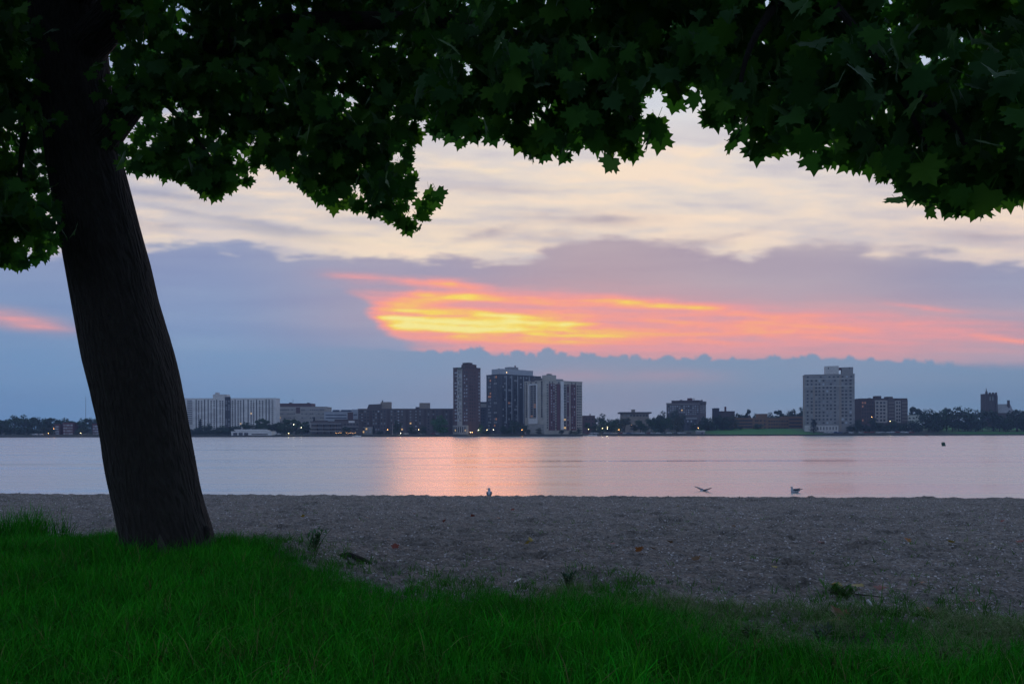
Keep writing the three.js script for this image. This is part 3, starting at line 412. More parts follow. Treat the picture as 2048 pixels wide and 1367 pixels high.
// street lamps, each with its own light
const lampKinds = { w: C(1, 0.9, 0.6), o: C(1, 0.45, 0.12), y: C(1, 0.74, 0.35) }, lampMat = {}; for (const k in lampKinds) lampMat[k] = mat([0.6, 0.6, 0.5], 0.4, { emissive: lampKinds[k], emissiveIntensity: 14 });
const lampLabel = { w: 'lit street lamp with a pale globe on the far shore', o: 'lit street lamp with an orange globe on the far shore', y: 'lit street lamp with a yellow globe on the far shore' };
for (const [px, py, k, d] of [[107, 857, 'o', 790], [96, 866, 'o', 785], [161, 866, 'y', 785], [587, 848.5, 'w', 790], [602, 854.5, 'w', 782], [577, 866, 'y', 780], [775, 859, 'o', 782], [801, 866, 'w', 780], [837, 859, 'y', 782], [941, 864, 'y', 776], [944.5, 864, 'o', 778], [957, 859.5, 'w', 779], [974, 859.5, 'y', 782], [987, 859, 'w', 784], [1044, 859.5, 'o', 778], [1177, 858, 'y', 800], [1196, 856, 'y', 800], [1205, 856, 'y', 800], [1215, 854, 'y', 805], [1215, 857, 'w', 790], [1238, 859, 'o', 790], [1263, 849.5, 'o', 800], [1343, 855, 'w', 800], [1397, 855.5, 'o', 810], [1744, 833.5, 'o', 815], [1781, 842, 'y', 800], [1930, 855, 'y', 815]]) {
  const p = at(px, py, d), gy = farY(p.x, d), h = Math.max(1.5, p.y - gy), t = thing('street_lamp', lampLabel[k], 'street lamp', new THREE.Vector3(p.x, gy, -d), 'street lamps along the far shore');
  part('pole', new THREE.CylinderGeometry(0.07, 0.12, h + 0.3, 6).translate(0, h / 2 - 0.4, 0), M.pole, t); part('lamp_globe', new THREE.SphereGeometry(0.23, 10, 8).translate(0, h, 0), lampMat[k], t);
  const l = new THREE.PointLight(lampKinds[k], 16); l.position.set(0, h, 0); l.castShadow = true; t.add(l);
}
for (const [px, py] of [[1025, 850], [1043, 848.5], [1086, 849]]) { const p = at(px, py, 777), h = p.y - 1, t = thing('twin_light_mast', 'unlit twin-armed lamp mast on the seawall before the towers', 'lamp mast', new THREE.Vector3(p.x, 1, -777), 'unlit lamp masts'); part('pole', new THREE.CylinderGeometry(0.09, 0.14, h, 6).translate(0, h / 2, 0), M.pole, t); part('arm', boxG(3.2, 0.12, 0.12, 0, h, 0), M.pole, t); for (const s of [-1, 1]) part('lamp_head', boxG(0.8, 0.18, 0.35, s * 1.6, h, 0), M.paleroof, t); }
{ const p = at(785, 847, 780), t = thing('flagpole', 'white flagpole with a small flag before the brick row', 'flagpole', new THREE.Vector3(p.x, 1, -780)); part('pole', new THREE.CylinderGeometry(0.07, 0.1, p.y - 1, 6).translate(0, (p.y - 1) / 2, 0), M.white, t); part('flag', boxG(1.9, 1.1, 0.04, 0.98, p.y - 1.7, 0), M.red, t); }
{ const r = rng(61), p0 = at(670, 866, 785), p1 = at(713, 866, 785), t = thing('string_lights', 'string of small orange lights along the terrace', 'string lights', new THREE.Vector3(p0.x, 1, -782)), L = p1.x - p0.x, em = mat([0.6, 0.4, 0.2], 0.5, { emissive: C(1, 0.5, 0.18), emissiveIntensity: 9 }), sag = (x) => 3 - 0.9 * Math.sin((x % (L / 4)) / (L / 4) * Math.PI), pts = [];
  for (let i = 0; i <= 24; i++) pts.push(new THREE.Vector3(L * i / 24, sag(L * i / 24.001), 0)); part('cable', tube(pts, [0.03, 0.03], 4), M.dark, t); for (let i = 0; i <= 4; i++) part('post', new THREE.CylinderGeometry(0.06, 0.06, 3.2, 6).translate(L * i / 4, 1.6, 0), M.pole, t);
  for (let i = 0; i < 15; i++) { const x = L * (0.03 + 0.93 * i / 14) + r() * 0.4; part('light_bulb', new THREE.SphereGeometry(0.13, 8, 6).translate(x, sag(x) - 0.16, 0), em, t); } const l = new THREE.PointLight(C(1, 0.5, 0.18), 20); l.position.set(L / 2, sag(L / 2) - 0.16, 0.4); l.castShadow = true; t.add(l); }

// parked cars
function makeCar(paint) {
  const t = new THREE.Group(); t.name = 'parked_car';
  const s = new THREE.Shape([[-2.2, 0.35], [2.2, 0.35], [2.25, 0.75], [1.3, 0.95], [0.7, 1.42], [-1.1, 1.45], [-1.8, 0.98], [-2.25, 0.9]].map((p) => new THREE.Vector2(...p)));
  part('body', new THREE.ExtrudeGeometry(s, { depth: 1.6, bevelSize: 0.06, bevelThickness: 0.06, bevelSegments: 2 }).translate(0, 0, -0.8), paint, t);
  for (const z of [-0.87, 0.87]) { const w = new THREE.Shape([[1.1, 0.97], [0.62, 1.34], [-1.02, 1.36], [-1.55, 0.99]].map((p) => new THREE.Vector2(...p))); part('side_window', new THREE.ExtrudeGeometry(w, { depth: 0.04, bevelEnabled: false }).translate(0, 0, z - 0.02), M.glass, t); for (const x of [-1.4, 1.4]) part('wheel', new THREE.CylinderGeometry(0.34, 0.34, 0.24, 12).rotateX(Math.PI / 2).translate(x, 0.34, z * 0.92), M.dark, t); }
  for (const z of [-0.6, 0.6]) part('headlight', boxG(0.06, 0.16, 0.35, 2.28, 0.68, z), M.white, t);
  return t;
}
const carPaint = [['white', [0.6, 0.62, 0.64]], ['silver', [0.4, 0.42, 0.45]], ['dark', [0.04, 0.045, 0.06]], ['red', [0.2, 0.02, 0.02]], ['blue', [0.05, 0.09, 0.2]]].map(([n, c]) => [n, makeCar(mat(c, 0.3))]);
{ const r = rng(88); let n = 0;
  const lot = (list, where, grp, d0) => list.forEach((px) => { const [col, proto] = carPaint[[0, 0, 0, 1, 1, 2, 3, 4][Math.floor(r() * 8)]], d = d0 + r() * 8, p = at(px, HZ, d); p.y = farY(p.x, d); const c = copyOf(proto, p, (r() < 0.5 ? 0 : Math.PI) + (r() - 0.5) * 0.5, `${col} car parked ${where}`, grp); c.userData.category = 'car'; });
  lot([1176, 1184, 1192, 1212, 1221, 1231, 1240, 1249, 1257, 1266, 1276, 1285, 1298, 1306, 1317, 1338, 1351, 1359, 1367, 1378], 'in the shore lot beside the beige tower', 'cars in the shore car park', 784);
  lot([1653, 1662, 1671, 1680, 1693, 1703, 1722, 1732, 1744, 1757, 1766, 1778, 1786, 1795, 1806, 1815, 1824], 'below the stone tower', 'cars below the stone tower', 783);
  lot([795, 812, 845, 866, 874], 'before the brick apartment row', 'cars before the brick row', 784); lot([69, 81, 556, 612], 'at the wooded far shore', 'cars at the wooded shore', 783); }

// boats and buoys
function boat(px, d, len, label) {
  const t = thing('motor_boat', label, 'boat', at(px, HZ, d).setY(0)); const P = [], I = [], n = 12;
  for (let i = 0; i <= n; i++) { const u = i / n, x = (u - 0.5) * len, w = len * 0.16 * Math.pow(1 - Math.pow(u, 3), 0.6), sh = 0.55 + 0.35 * u; P.push(x, sh, -w, x, -0.15, -w * 0.7, x, -0.3, 0, x, -0.15, w * 0.7, x, sh, w, x, sh - 0.1, 0); } for (let i = 0; i < n; i++) for (let k = 0; k < 6; k++) { const a = i * 6 + k, b = i * 6 + (k + 1) % 6; I.push(a, a + 6, b, b, a + 6, b + 6); } I.push(0, 1, 2, 0, 2, 5, 5, 2, 4, 2, 3, 4);
  part('hull', geom(P, I), M.white, t); part('cabin', boxG(len * 0.28, 0.6, len * 0.2, len * 0.03, 0.95, 0), M.offwhite, t); part('windscreen', boxG(0.08, 0.45, len * 0.2, len * 0.19, 0.98, 0), M.glass, t); part('outboard_motor', boxG(0.4, 0.9, 0.4, -len * 0.5, 0.4, 0), M.dark, t); return t;
}
boat(713, 755, 8, 'white motor boat on the river before the terraces'); boat(1180, 762, 13, 'long pale motor boat on the river beside the beige tower');
{ const d = 150, p = at(1888, HZ, d), t = thing('can_buoy', 'tilted green can buoy floating on the river', 'buoy', p.setY(0)); const m = mat([0.01, 0.07, 0.045], 0.5); part('can', new THREE.LatheGeometry([[0, -0.4], [0.29, -0.4], [0.3, 0.56], [0.27, 0.6], [0, 0.6]].map((q) => new THREE.Vector2(...q)), 20), m, t); part('lifting_ring', new THREE.TorusGeometry(0.08, 0.02, 6, 12).translate(0, 0.66, 0), m, t); part('collar', new THREE.CylinderGeometry(0.33, 0.33, 0.1, 20).translate(0, 0.02, 0), m, t); t.rotation.z = 0.2; }
{ const d = 640, p = at(1854, HZ, d), t = thing('marker_buoy', 'small red marker buoy far out on the river', 'buoy', p.setY(0)); const m = mat([0.25, 0.02, 0.03], 0.5); part('float', new THREE.SphereGeometry(0.5, 12, 8).translate(0, 0.1, 0), m, t); part('topmark', new THREE.ConeGeometry(0.35, 1.0, 10).translate(0, 0.95, 0), m, t); }
console.log('buildings done');
// ---------------------------------------------------------------- trees across the river
function crownGeo(seed, shape, n) {
  const r = rng(seed), P = [], I = [], N = [], lobes = [];
  if (shape === 'cone') for (let i = 0; i < 9; i++) lobes.push([0, 0.16 + i * 0.09, 0, 0.25 * (1 - i / 9.5) + 0.02, 0.06]);
  else { const c = shape === 'open' ? 8 : 11; for (let i = 0; i < c; i++) { const a = i * 2.4 + r(), q = 0.24 * Math.sqrt((i + 0.5) / c) * (0.8 + 0.5 * r()), y = (shape === 'open' ? 0.4 : 0.17) + (shape === 'open' ? 0.44 : 0.68) * r() * (1 - q * 1.2); lobes.push([Math.cos(a) * q, y, Math.sin(a) * q, (shape === 'open' ? 0.11 : 0.15) + 0.07 * r(), (shape === 'open' ? 0.07 : 0.12) + 0.05 * r()]); } }
  for (let k = 0; k < n; k++) {
    const L = lobes[Math.floor(r() * lobes.length)], u = r() * 2 - 1, a = r() * 6.283, q = Math.pow(r(), 0.4), sx = Math.sqrt(1 - u * u);
    const x = L[0] + L[3] * q * sx * Math.cos(a), y = L[1] + L[4] * q * u, z = L[2] + L[3] * q * sx * Math.sin(a), s = (0.016 + 0.022 * r()) * (shape === 'cone' ? 0.8 : 1);
    const d1 = new THREE.Vector3(r() - 0.5, (r() - 0.5) * 0.8, r() - 0.5).normalize(), d2 = new THREE.Vector3(r() - 0.5, (r() - 0.5) * 0.8, r() - 0.5).cross(d1).normalize();
    const b = P.length / 3; for (const [i, j] of [[-1, -0.3], [0.2, -1], [1, 0.2], [-0.1, 1]]) P.push(x + (d1.x * i + d2.x * j) * s, y + (d1.y * i + d2.y * j) * s, z + (d1.z * i + d2.z * j) * s);
    I.push(b, b + 1, b + 2, b, b + 2, b + 3);
  }
  return geom(P, I);
}
function trunkGeo(seed, shape) { const r = rng(seed + 99), V = (x, y, z) => new THREE.Vector3(x, y, z), top_ = shape === 'cone' ? 0.95 : 0.6, list = [tube([V(0, -0.06, 0), V(0.01, 0.25, 0.01), V((r() - 0.5) * 0.06, top_, 0)], [0.032, 0.022, 0.006], 6)]; if (shape !== 'cone') for (let i = 0; i < 6; i++) { const a = i * 1.9 + r(), q = 0.2 + 0.1 * r(); list.push(tube([V(0.005, 0.22 + i * 0.03, 0), V(Math.cos(a) * q * 0.5, 0.42 + 0.05 * i, Math.sin(a) * q * 0.5), V(Math.cos(a) * q, 0.55 + 0.06 * i, Math.sin(a) * q)], [0.013, 0.008, 0.003], 5)); } return mergeGeometries(list); }
const barkFar = mat([0.05, 0.042, 0.035], 0.95);
const leafFar = { d: mat([0.02, 0.055, 0.026], 0.9), m: mat([0.028, 0.08, 0.032], 0.9), g: mat([0.03, 0.13, 0.03], 0.9), b: mat([0.05, 0.065, 0.035], 0.9), c: mat([0.012, 0.03, 0.024], 0.95) };
const treeKinds = {}; [['dense', 1], ['dense', 2], ['dense', 3], ['open', 4], ['open', 5], ['cone', 6]].forEach(([s, k]) => { (treeKinds[s] ??= []).push([crownGeo(k * 7, s, s === 'cone' ? 900 : 1100), trunkGeo(k * 7, s)]); });
const rt = rng(2024);
function farTree(shape, tone, px, py, wpx, d, label, group) {        // py: its top; wpx: crown width in picture units
  const p = at(px, py, d), gy = farY(p.x, d), h = Math.max(3, p.y - gy), K = treeKinds[shape], [cg, tg] = K[Math.floor(rt() * K.length)];
  const t = thing(shape === 'cone' ? 'conifer' : 'leafy_tree', label, 'tree', new THREE.Vector3(p.x, gy, -d), group), w = wpx * d / F / (shape === 'cone' ? 0.5 : 0.72), hh = h / (shape === 'cone' ? 0.97 : 0.93);
  const c = part('crown', cg, leafFar[tone], t), k = part('trunk', tg, barkFar, t); c.userData.kind = 'stuff'; c.scale.set(w, hh, w); k.scale.set(w * 0.8, hh, w * 0.8); t.rotation.y = rt() * 6.28; return t;
}
const wood = (l, g) => (sh, tone, px, py, w, d) => { const h = at(px, py, d).y - 1.5; return farTree(sh, tone, px, py, w, d, `${h < 7 ? 'low' : h > 14 ? 'tall' : 'medium-sized'} ${{ d: 'dark', m: 'mid-green', g: 'bright green', b: 'olive-brown' }[tone]} ${sh === 'open' ? 'open-crowned' : 'full-crowned'} ${l.replace(/^(large )?(dark |pale far )?(leafy |bushy )?(park )?/, '')}`, g); };
{ const f = wood('dark leafy tree in the wood beside the walk-up houses', 'wood at the far shore'), tops = table([[-80, 840], [0, 834], [30, 829], [45, 827], [62, 829], [80, 827], [92, 833], [106, 828], [118, 832], [132, 834], [145, 836], [165, 834], [180, 829], [200, 830], [240, 832], [330, 840]]);
  for (let i = 0; i < 34; i++) { const px = -70 + i * 11.5 + rt() * 6; f(i % 3 ? 'dense' : 'open', i % 2 ? 'd' : 'm', px, tops(px) + rt() * 3, 20 + rt() * 14, 815 + rt() * 55); }
  for (let i = 0; i < 18; i++) { const px = -40 + i * 15 + rt() * 8; if ((px > 104 && px < 120) || (px > 123 && px < 147) || px > 183) continue; f('dense', 'd', px, 848 + rt() * 8, 18 + rt() * 8, 790 + rt() * 8); } }
{ const f = wood('dark bushy tree on the shore below the white slab', 'trees below the white slab'); for (let i = 0; i < 20; i++) { const px = 366 + i * 13 + rt() * 7; f('dense', i % 3 ? 'd' : 'm', px, 846 + rt() * 9 - (px > 480 && px < 600 ? 5 : 0), 18 + rt() * 12, 796 + rt() * 10); }
  for (let i = 0; i < 9; i++) f('dense', 'd', 372 + i * 10.5 + rt() * 5, 857 + rt() * 4, 14 + rt() * 6, 784 + rt() * 6);
  for (const [px, py, w] of [[520, 831, 22], [532, 836, 20], [575, 834, 24], [592, 835, 26], [560, 840, 22], [610, 840, 20]]) f('open', 'm', px, py, w, 800 + rt() * 8); }
farTree('cone', 'c', 400, 836, 11, 795, 'narrow dark conifer standing before the white slab');
farTree('cone', 'c', 628, 832, 12, 830, 'narrow conifer behind the terraced building');
farTree('dense', 'd', 692, 852, 20, 782, 'round dark tree before the terraced building');
farTree('cone', 'c', 747, 851, 8, 788, 'small conifer at the corner of the brick row');
{ const f = wood('dark tree standing against the brick apartment row', 'trees before the brick row'); for (const [px, py, w] of [[793, 840, 18], [822, 850, 14], [846, 850, 16], [760, 860, 16], [776, 862, 14], [830, 860, 16]]) f('dense', 'd', px, py, w, 790); }
farTree('dense', 'g', 880, 830, 36, 792, 'large bright green tree beside the brick tower');
{ const f = wood('leafy tree at the foot of the dark tower', 'trees at the foot of the dark tower'); for (const [px, py, w, t] of [[962, 847, 17, 'm'], [1030, 836, 26, 'd'], [1008, 848, 18, 'd'], [1048, 846, 20, 'd'], [972, 860, 16, 'd'], [1022, 852, 20, 'm'], [1078, 855, 14, 'b'], [1056, 857, 13, 'b'], [1123, 858, 12, 'd'], [1142, 860, 12, 'd'], [1158, 856, 14, 'd'], [1150, 862, 10, 'm']]) f('dense', t, px, py, w, 780 + rt() * 4); }
{ const f = wood('leafy park tree along the shore car park', 'park trees by the car park'); for (const [px, py, w, t, s] of [[1176, 842, 18, 'm', 'open'], [1206, 838, 24, 'm', 'dense'], [1230, 836, 28, 'm', 'dense'], [1250, 832, 30, 'b', 'open'], [1281, 834, 26, 'm', 'dense'], [1303, 830, 28, 'm', 'dense'], [1330, 828, 30, 'm', 'dense'], [1357, 826, 30, 'b', 'dense'], [1220, 846, 18, 'd', 'dense'], [1268, 847, 20, 'b', 'open'], [1316, 838, 22, 'd', 'dense'], [1190, 846, 18, 'd', 'dense']]) f(s, t, px, py, w, 796 + rt() * 6);
  const g = wood('dark treetop behind the shore park', 'trees behind the shore park'); for (const [px, py, w] of [[1186, 828, 26], [1204, 827, 26], [1222, 832, 20], [1240, 830, 20], [1325, 822, 24], [1318, 826, 26], [1345, 822, 22], [1352, 818, 18], [1310, 830, 20], [1366, 824, 22], [1372, 830, 18]]) g('dense', 'd', px, py, w, 880 + rt() * 10); }
{ const f = wood('dark tree in the grounds beside the ochre apartments', 'trees beside the ochre apartments'); for (const [px, py, w, t] of [[1414, 829, 30, 'd'], [1432, 826, 30, 'd'], [1450, 829, 28, 'd'], [1466, 826, 24, 'b'], [1404, 842, 18, 'm'], [1424, 840, 22, 'm'], [1444, 844, 24, 'd'], [1388, 845, 18, 'd'], [1410, 850, 14, 'd'], [1430, 852, 18, 'd'], [1420, 858, 22, 'd'], [1445, 857, 22, 'd'], [1462, 857, 20, 'd'], [1480, 858, 16, 'd'], [1456, 839, 22, 'b']]) f('dense', t, px, py, w, 826 + rt() * 8);
  farTree('dense', 'm', 1516, 846, 24, 838, 'round green bush before the ochre apartments');
  const g = wood('treetop rising behind the ochre apartments', 'trees behind the ochre apartments'); for (const [px, py, w, s] of [[1480, 822, 24, 'dense'], [1497, 814, 12, 'open'], [1494, 824, 26, 'dense'], [1511, 826, 16, 'dense'], [1540, 824, 22, 'dense'], [1558, 816, 24, 'open'], [1582, 813, 26, 'dense'], [1606, 813, 26, 'dense'], [1596, 820, 26, 'dense'], [1572, 824, 26, 'dense'], [1616, 818, 20, 'dense'], [1525, 825, 22, 'dense']]) g(s, 'd', px, py, w, 930 + rt() * 10); }
farTree('cone', 'c', 1628, 837, 22, 790, 'broad dark conifer before the stone tower');
{ const f = wood('dark tree below the dark brick apartment house', 'trees below the brick apartment house'); for (const [px, py, w] of [[1700, 850, 14], [1713, 834, 26], [1730, 848, 22], [1747, 835, 28], [1762, 842, 24], [1778, 846, 20], [1790, 838, 26], [1806, 843, 22], [1828, 835, 28], [1815, 852, 16], [1772, 854, 20], [1838, 850, 20]]) f('dense', 'd', px, py, w, 796 + rt() * 6); }
{ const f = wood('large dark tree in the park beside the church', 'park trees beside the church'); for (const [px, py, w, t] of [[1858, 818, 40, 'd'], [1876, 813, 46, 'm'], [1894, 820, 36, 'd'], [1918, 812, 46, 'd'], [1936, 816, 38, 'm'], [1905, 832, 30, 'd'], [1952, 832, 30, 'd'], [1988, 813, 52, 'd'], [2034, 814, 50, 'd'], [2060, 820, 46, 'd'], [2012, 828, 34, 'd'], [1870, 836, 40, 'd'], [1965, 842, 26, 'd'], [2080, 815, 40, 'd'], [2000, 838, 40, 'd'], [2036, 838, 40, 'd'], [1930, 838, 28, 'd']]) f('dense', t, px, py, w, 800 + rt() * 12);
  const g = wood('pale far treetop behind the church park', 'trees behind the church park'); for (const [px, py, w, s] of [[1832, 809, 30, 'open'], [1846, 813, 24, 'dense'], [1895, 811, 20, 'open'], [1822, 817, 20, 'dense'], [1955, 818, 22, 'dense'], [1965, 819, 20, 'dense'], [2030, 813, 22, 'open'], [2046, 815, 24, 'dense'], [1945, 823, 24, 'dense'], [2064, 812, 26, 'open']]) g(s, 'd', px, py, w, 925 + rt() * 10); }
console.log('far trees done');
// ---------------------------------------------------------------- the maple
const LEAF = (() => {                                                 // a five-lobed toothed leaf, stalk at the origin, tip towards +y, about 1.4 wide
  const half = [[0.02, 0.02], [0.14, -0.06], [0.34, -0.17], [0.42, -0.03], [0.6, 0.0], [0.52, 0.12], [0.46, 0.22], [0.56, 0.29], [0.76, 0.35], [0.6, 0.45], [0.66, 0.63], [0.5, 0.6], [0.37, 0.54], [0.3, 0.63], [0.37, 0.76], [0.17, 0.77], [0.1, 0.88]];
  const make = (fold, droop, twist) => {
    const out = [...half, [0, 1.08], ...half.slice().reverse().map(([x, y]) => [-x, y])], P = [0, 0.3, 0], I = [], n = out.length;
    for (const [x, y] of out) P.push(x, y, 0);
    for (let i = 0; i < n; i++) I.push(0, 1 + i, 1 + (i + 1) % n);
    const q = P.length / 3; P.push(-0.012, -0.55, 0, 0.012, -0.55, 0, 0.014, 0.05, 0, -0.014, 0.05, 0); I.push(q, q + 1, q + 2, q, q + 2, q + 3);   // stalk
    for (let i = 0; i < P.length; i += 3) { const x = P[i], y = P[i + 1]; P[i + 2] = fold * Math.abs(x) - droop * (y - 0.2) * (y - 0.2) * Math.sign(y - 0.2) - 0.25 * droop * x * x + twist * x * y; }
    return geom(P, I);
  };
  return [make(0.16, 0.2, 0.1), make(-0.15, 0.35, -0.3), make(0.4, 0.12, 0.2), make(0.05, 0.5, 0)];
})();
const leafMat = [[0.03, 0.13, 0.012], [0.04, 0.16, 0.014], [0.022, 0.1, 0.016], [0.065, 0.2, 0.014], [0.035, 0.12, 0.03]].map((c) => new THREE.MeshPhysicalMaterial({ color: C(...c), roughness: 0.75, transmission: 0.6, thickness: 0, ior: 1.35, specularIntensity: 0.35 }));
const barkTex = noiseTex(512, 1024, ((n) => (u, v) => { const k = clamp(0.5 + 0.9 * n(u, v)); return [k, k, k]; })(tileN((u, v) => { const w = 0.3 * fbm(u * 4, v * 5, 2); return (1 - 2.2 * Math.abs(noise2(u * 26 + w * 6, v * 9))) * 0.34 + 0.45 * fbm(u * 60, v * 22, 3); })));
const lich = rng(15), barkCol = noiseTex(512, 1024, ((n, n2) => (u, v) => { const k = 0.62 + 0.5 * n(u, v), m = sstep(0.2, 0.36, n2(u, v)); return [mixn(k, 0.85, m * 0.6), mixn(k * 0.92, 1.0, m * 0.6), mixn(k * 0.82, 0.85, m * 0.6)]; })(tileN((u, v) => fbm(u * 40, v * 14, 4)), tileN((u, v) => fbm(u * 22 + 7, v * 24, 4))));
const barkMat = mat([0.028, 0.027, 0.026], 0.95, { map: barkCol, bumpMap: barkTex, bumpScale: 0.05 });
const DT = 7;                                                         // the trunk's distance
const edgeL = table([[-900, 20], [-300, 40], [0, 60], [100, 70], [200, 80], [300, 94], [380, 106], [460, 122], [540, 135], [620, 150], [700, 165], [780, 185], [860, 203], [940, 214], [1000, 228], [1060, 240], [1100, 245], [1140, 238], [1180, 225]]), edgeR = table([[-900, 105], [-300, 165], [0, 205], [100, 215], [200, 225], [300, 240], [380, 260], [460, 280], [540, 300], [620, 319], [700, 345], [780, 363], [860, 377], [940, 392], [1000, 404], [1060, 423], [1100, 430], [1140, 440], [1180, 452]]);
const tree = thing('maple_tree', 'large dark maple leaning over the beach with drooping leafy boughs', 'tree', new THREE.Vector3(-2.82, landY(-2.82, DT), -DT));
const org = tree.position.clone(), loc = (v) => v.clone().sub(org);
{
  const P = [], I = [], U = [], rows = 200, seg = 110;
  for (let i = 0; i <= rows; i++) {
    const py = 1180 - i / rows * 1900, l = (edgeL(py) + edgeL(py - 25) + edgeL(py + 25)) / 3, r = (edgeR(py) + edgeR(py - 25) + edgeR(py + 25)) / 3, c = at((l + r) / 2, py, DT), R = (r - l) / 2 * DT / F, y = c.y;
    for (let j = 0; j <= seg; j++) {
      const a = j / seg * 2 * Math.PI, ca = Math.cos(a), sa = Math.sin(a), low = sstep(1.8, 1.15, y);
      const ridge = 0.022 * (1 - 2 * Math.abs(noise3(ca * 5 + 0.4 * Math.sin(y * 2), sa * 5, y * 0.9))) + 0.01 * noise3(ca * 13, sa * 13, y * 3) + 0.03 * noise3(ca * 1.2, sa * 1.2, y * 0.8 + 5) + 0.05 * low * noise3(ca * 2.5, sa * 2.5, 3);
      const rr = R * 0.935 * (1 + ridge * 1.3); P.push(c.x + ca * rr - org.x, y - org.y, c.z + sa * rr - org.z); U.push(j / seg * 2, y / 1.9);
    }
  }
  for (let i = 0; i < rows; i++) for (let j = 0; j < seg; j++) { const a = i * (seg + 1) + j, b = a + seg + 1; I.push(a, b, a + 1, a + 1, b, b + 1); }
  part('trunk', geom(P, I, U), barkMat, tree);
  const knot = part('burl', new THREE.SphereGeometry(0.06, 14, 10), barkMat, tree); knot.scale.set(0.5, 1.1, 0.6); knot.position.copy(loc(at(412, 1066, DT - 0.06)));
  const limb = (pts, rad) => part('limb', tube(pts.map((p) => loc(at(...p))), rad, 14, 0.14), barkMat, tree);
  limb([[165, 330, 7], [300, 170, 6.7], [480, 70, 6.4], [760, 40, 6], [1000, 60, 5.4], [1180, 170, 4.6], [1270, 240, 4.3]], [0.14, 0.11, 0.085, 0.06, 0.045, 0.025, 0.008]);
  limb([[150, 120, 7], [420, -160, 6.2], [800, -330, 5.2], [1250, -260, 4.4], [1600, -60, 3.9], [1780, 150, 3.7], [1860, 300, 3.65]], [0.16, 0.12, 0.1, 0.07, 0.05, 0.025, 0.008]);
  limb([[150, 300, 7], [70, 215, 6.8], [-60, 120, 6.5], [-300, 60, 6]], [0.1, 0.08, 0.06, 0.03]);
  limb([[150, 20, 7], [210, -200, 6.3], [420, -900, 4.4], [900, -2200, 2.6]], [0.16, 0.13, 0.1, 0.05]);
  limb([[130, -300, 7.1], [300, -700, 8.2], [700, -800, 9.5]], [0.14, 0.1, 0.04]);
  limb([[130, -250, 7.1], [-200, -600, 7.6], [-700, -800, 8]], [0.14, 0.1, 0.04]);
  limb([[480, 75, 6.4], [580, 190, 6.3], [690, 330, 6.2], [790, 410, 6.1]], [0.04, 0.025, 0.014, 0.005]);
  limb([[300, 170, 6.7], [380, 260, 6.3], [450, 350, 6.1]], [0.03, 0.016, 0.005]);
  limb([[1000, 60, 5.4], [960, 160, 4.9], [930, 250, 4.6]], [0.025, 0.014, 0.004]);
  limb([[1600, -60, 3.9], [1500, 100, 3.8], [1470, 240, 3.8]], [0.03, 0.016, 0.004]);
  limb([[1780, 150, 3.7], [1900, 240, 3.6], [1980, 380, 3.6]], [0.024, 0.014, 0.004]);
  limb([[60, 215, 6.8], [40, 360, 6.5], [60, 480, 6.3]], [0.03, 0.016, 0.005]);
}
// where the crown's leafy underside hangs, and how far off
const hang = table([[-260, 470], [-120, 530], [0, 552], [60, 548], [100, 520], [118, 500], [122, 330], [236, 300], [246, 352], [300, 365], [370, 385], [440, 402], [498, 378], [514, 338], [528, 304], [545, 345], [600, 385], [640, 415], [680, 440], [765, 425], [782, 466], [830, 480], [852, 455], [872, 420], [876, 276], [930, 287], [975, 305], [1000, 284], [1030, 305], [1060, 328], [1088, 320], [1130, 315], [1180, 310], [1220, 320], [1270, 340], [1300, 314], [1340, 308], [1352, 190], [1416, 182], [1420, 222], [1440, 248], [1490, 280], [1530, 292], [1560, 345], [1600, 314], [1640, 356], [1680, 332], [1730, 362], [1800, 374], [1812, 415], [1870, 412], [1920, 428], [1965, 440], [2010, 428], [2048, 398], [2300, 380]]);
const far_ = table([[-260, 6.4], [130, 6.3], [240, 6.2], [520, 6.1], [860, 6.1], [900, 4.7], [1100, 4.3], [1350, 4.15], [1400, 3.9], [1600, 3.75], [2048, 3.55], [2300, 3.5]]);
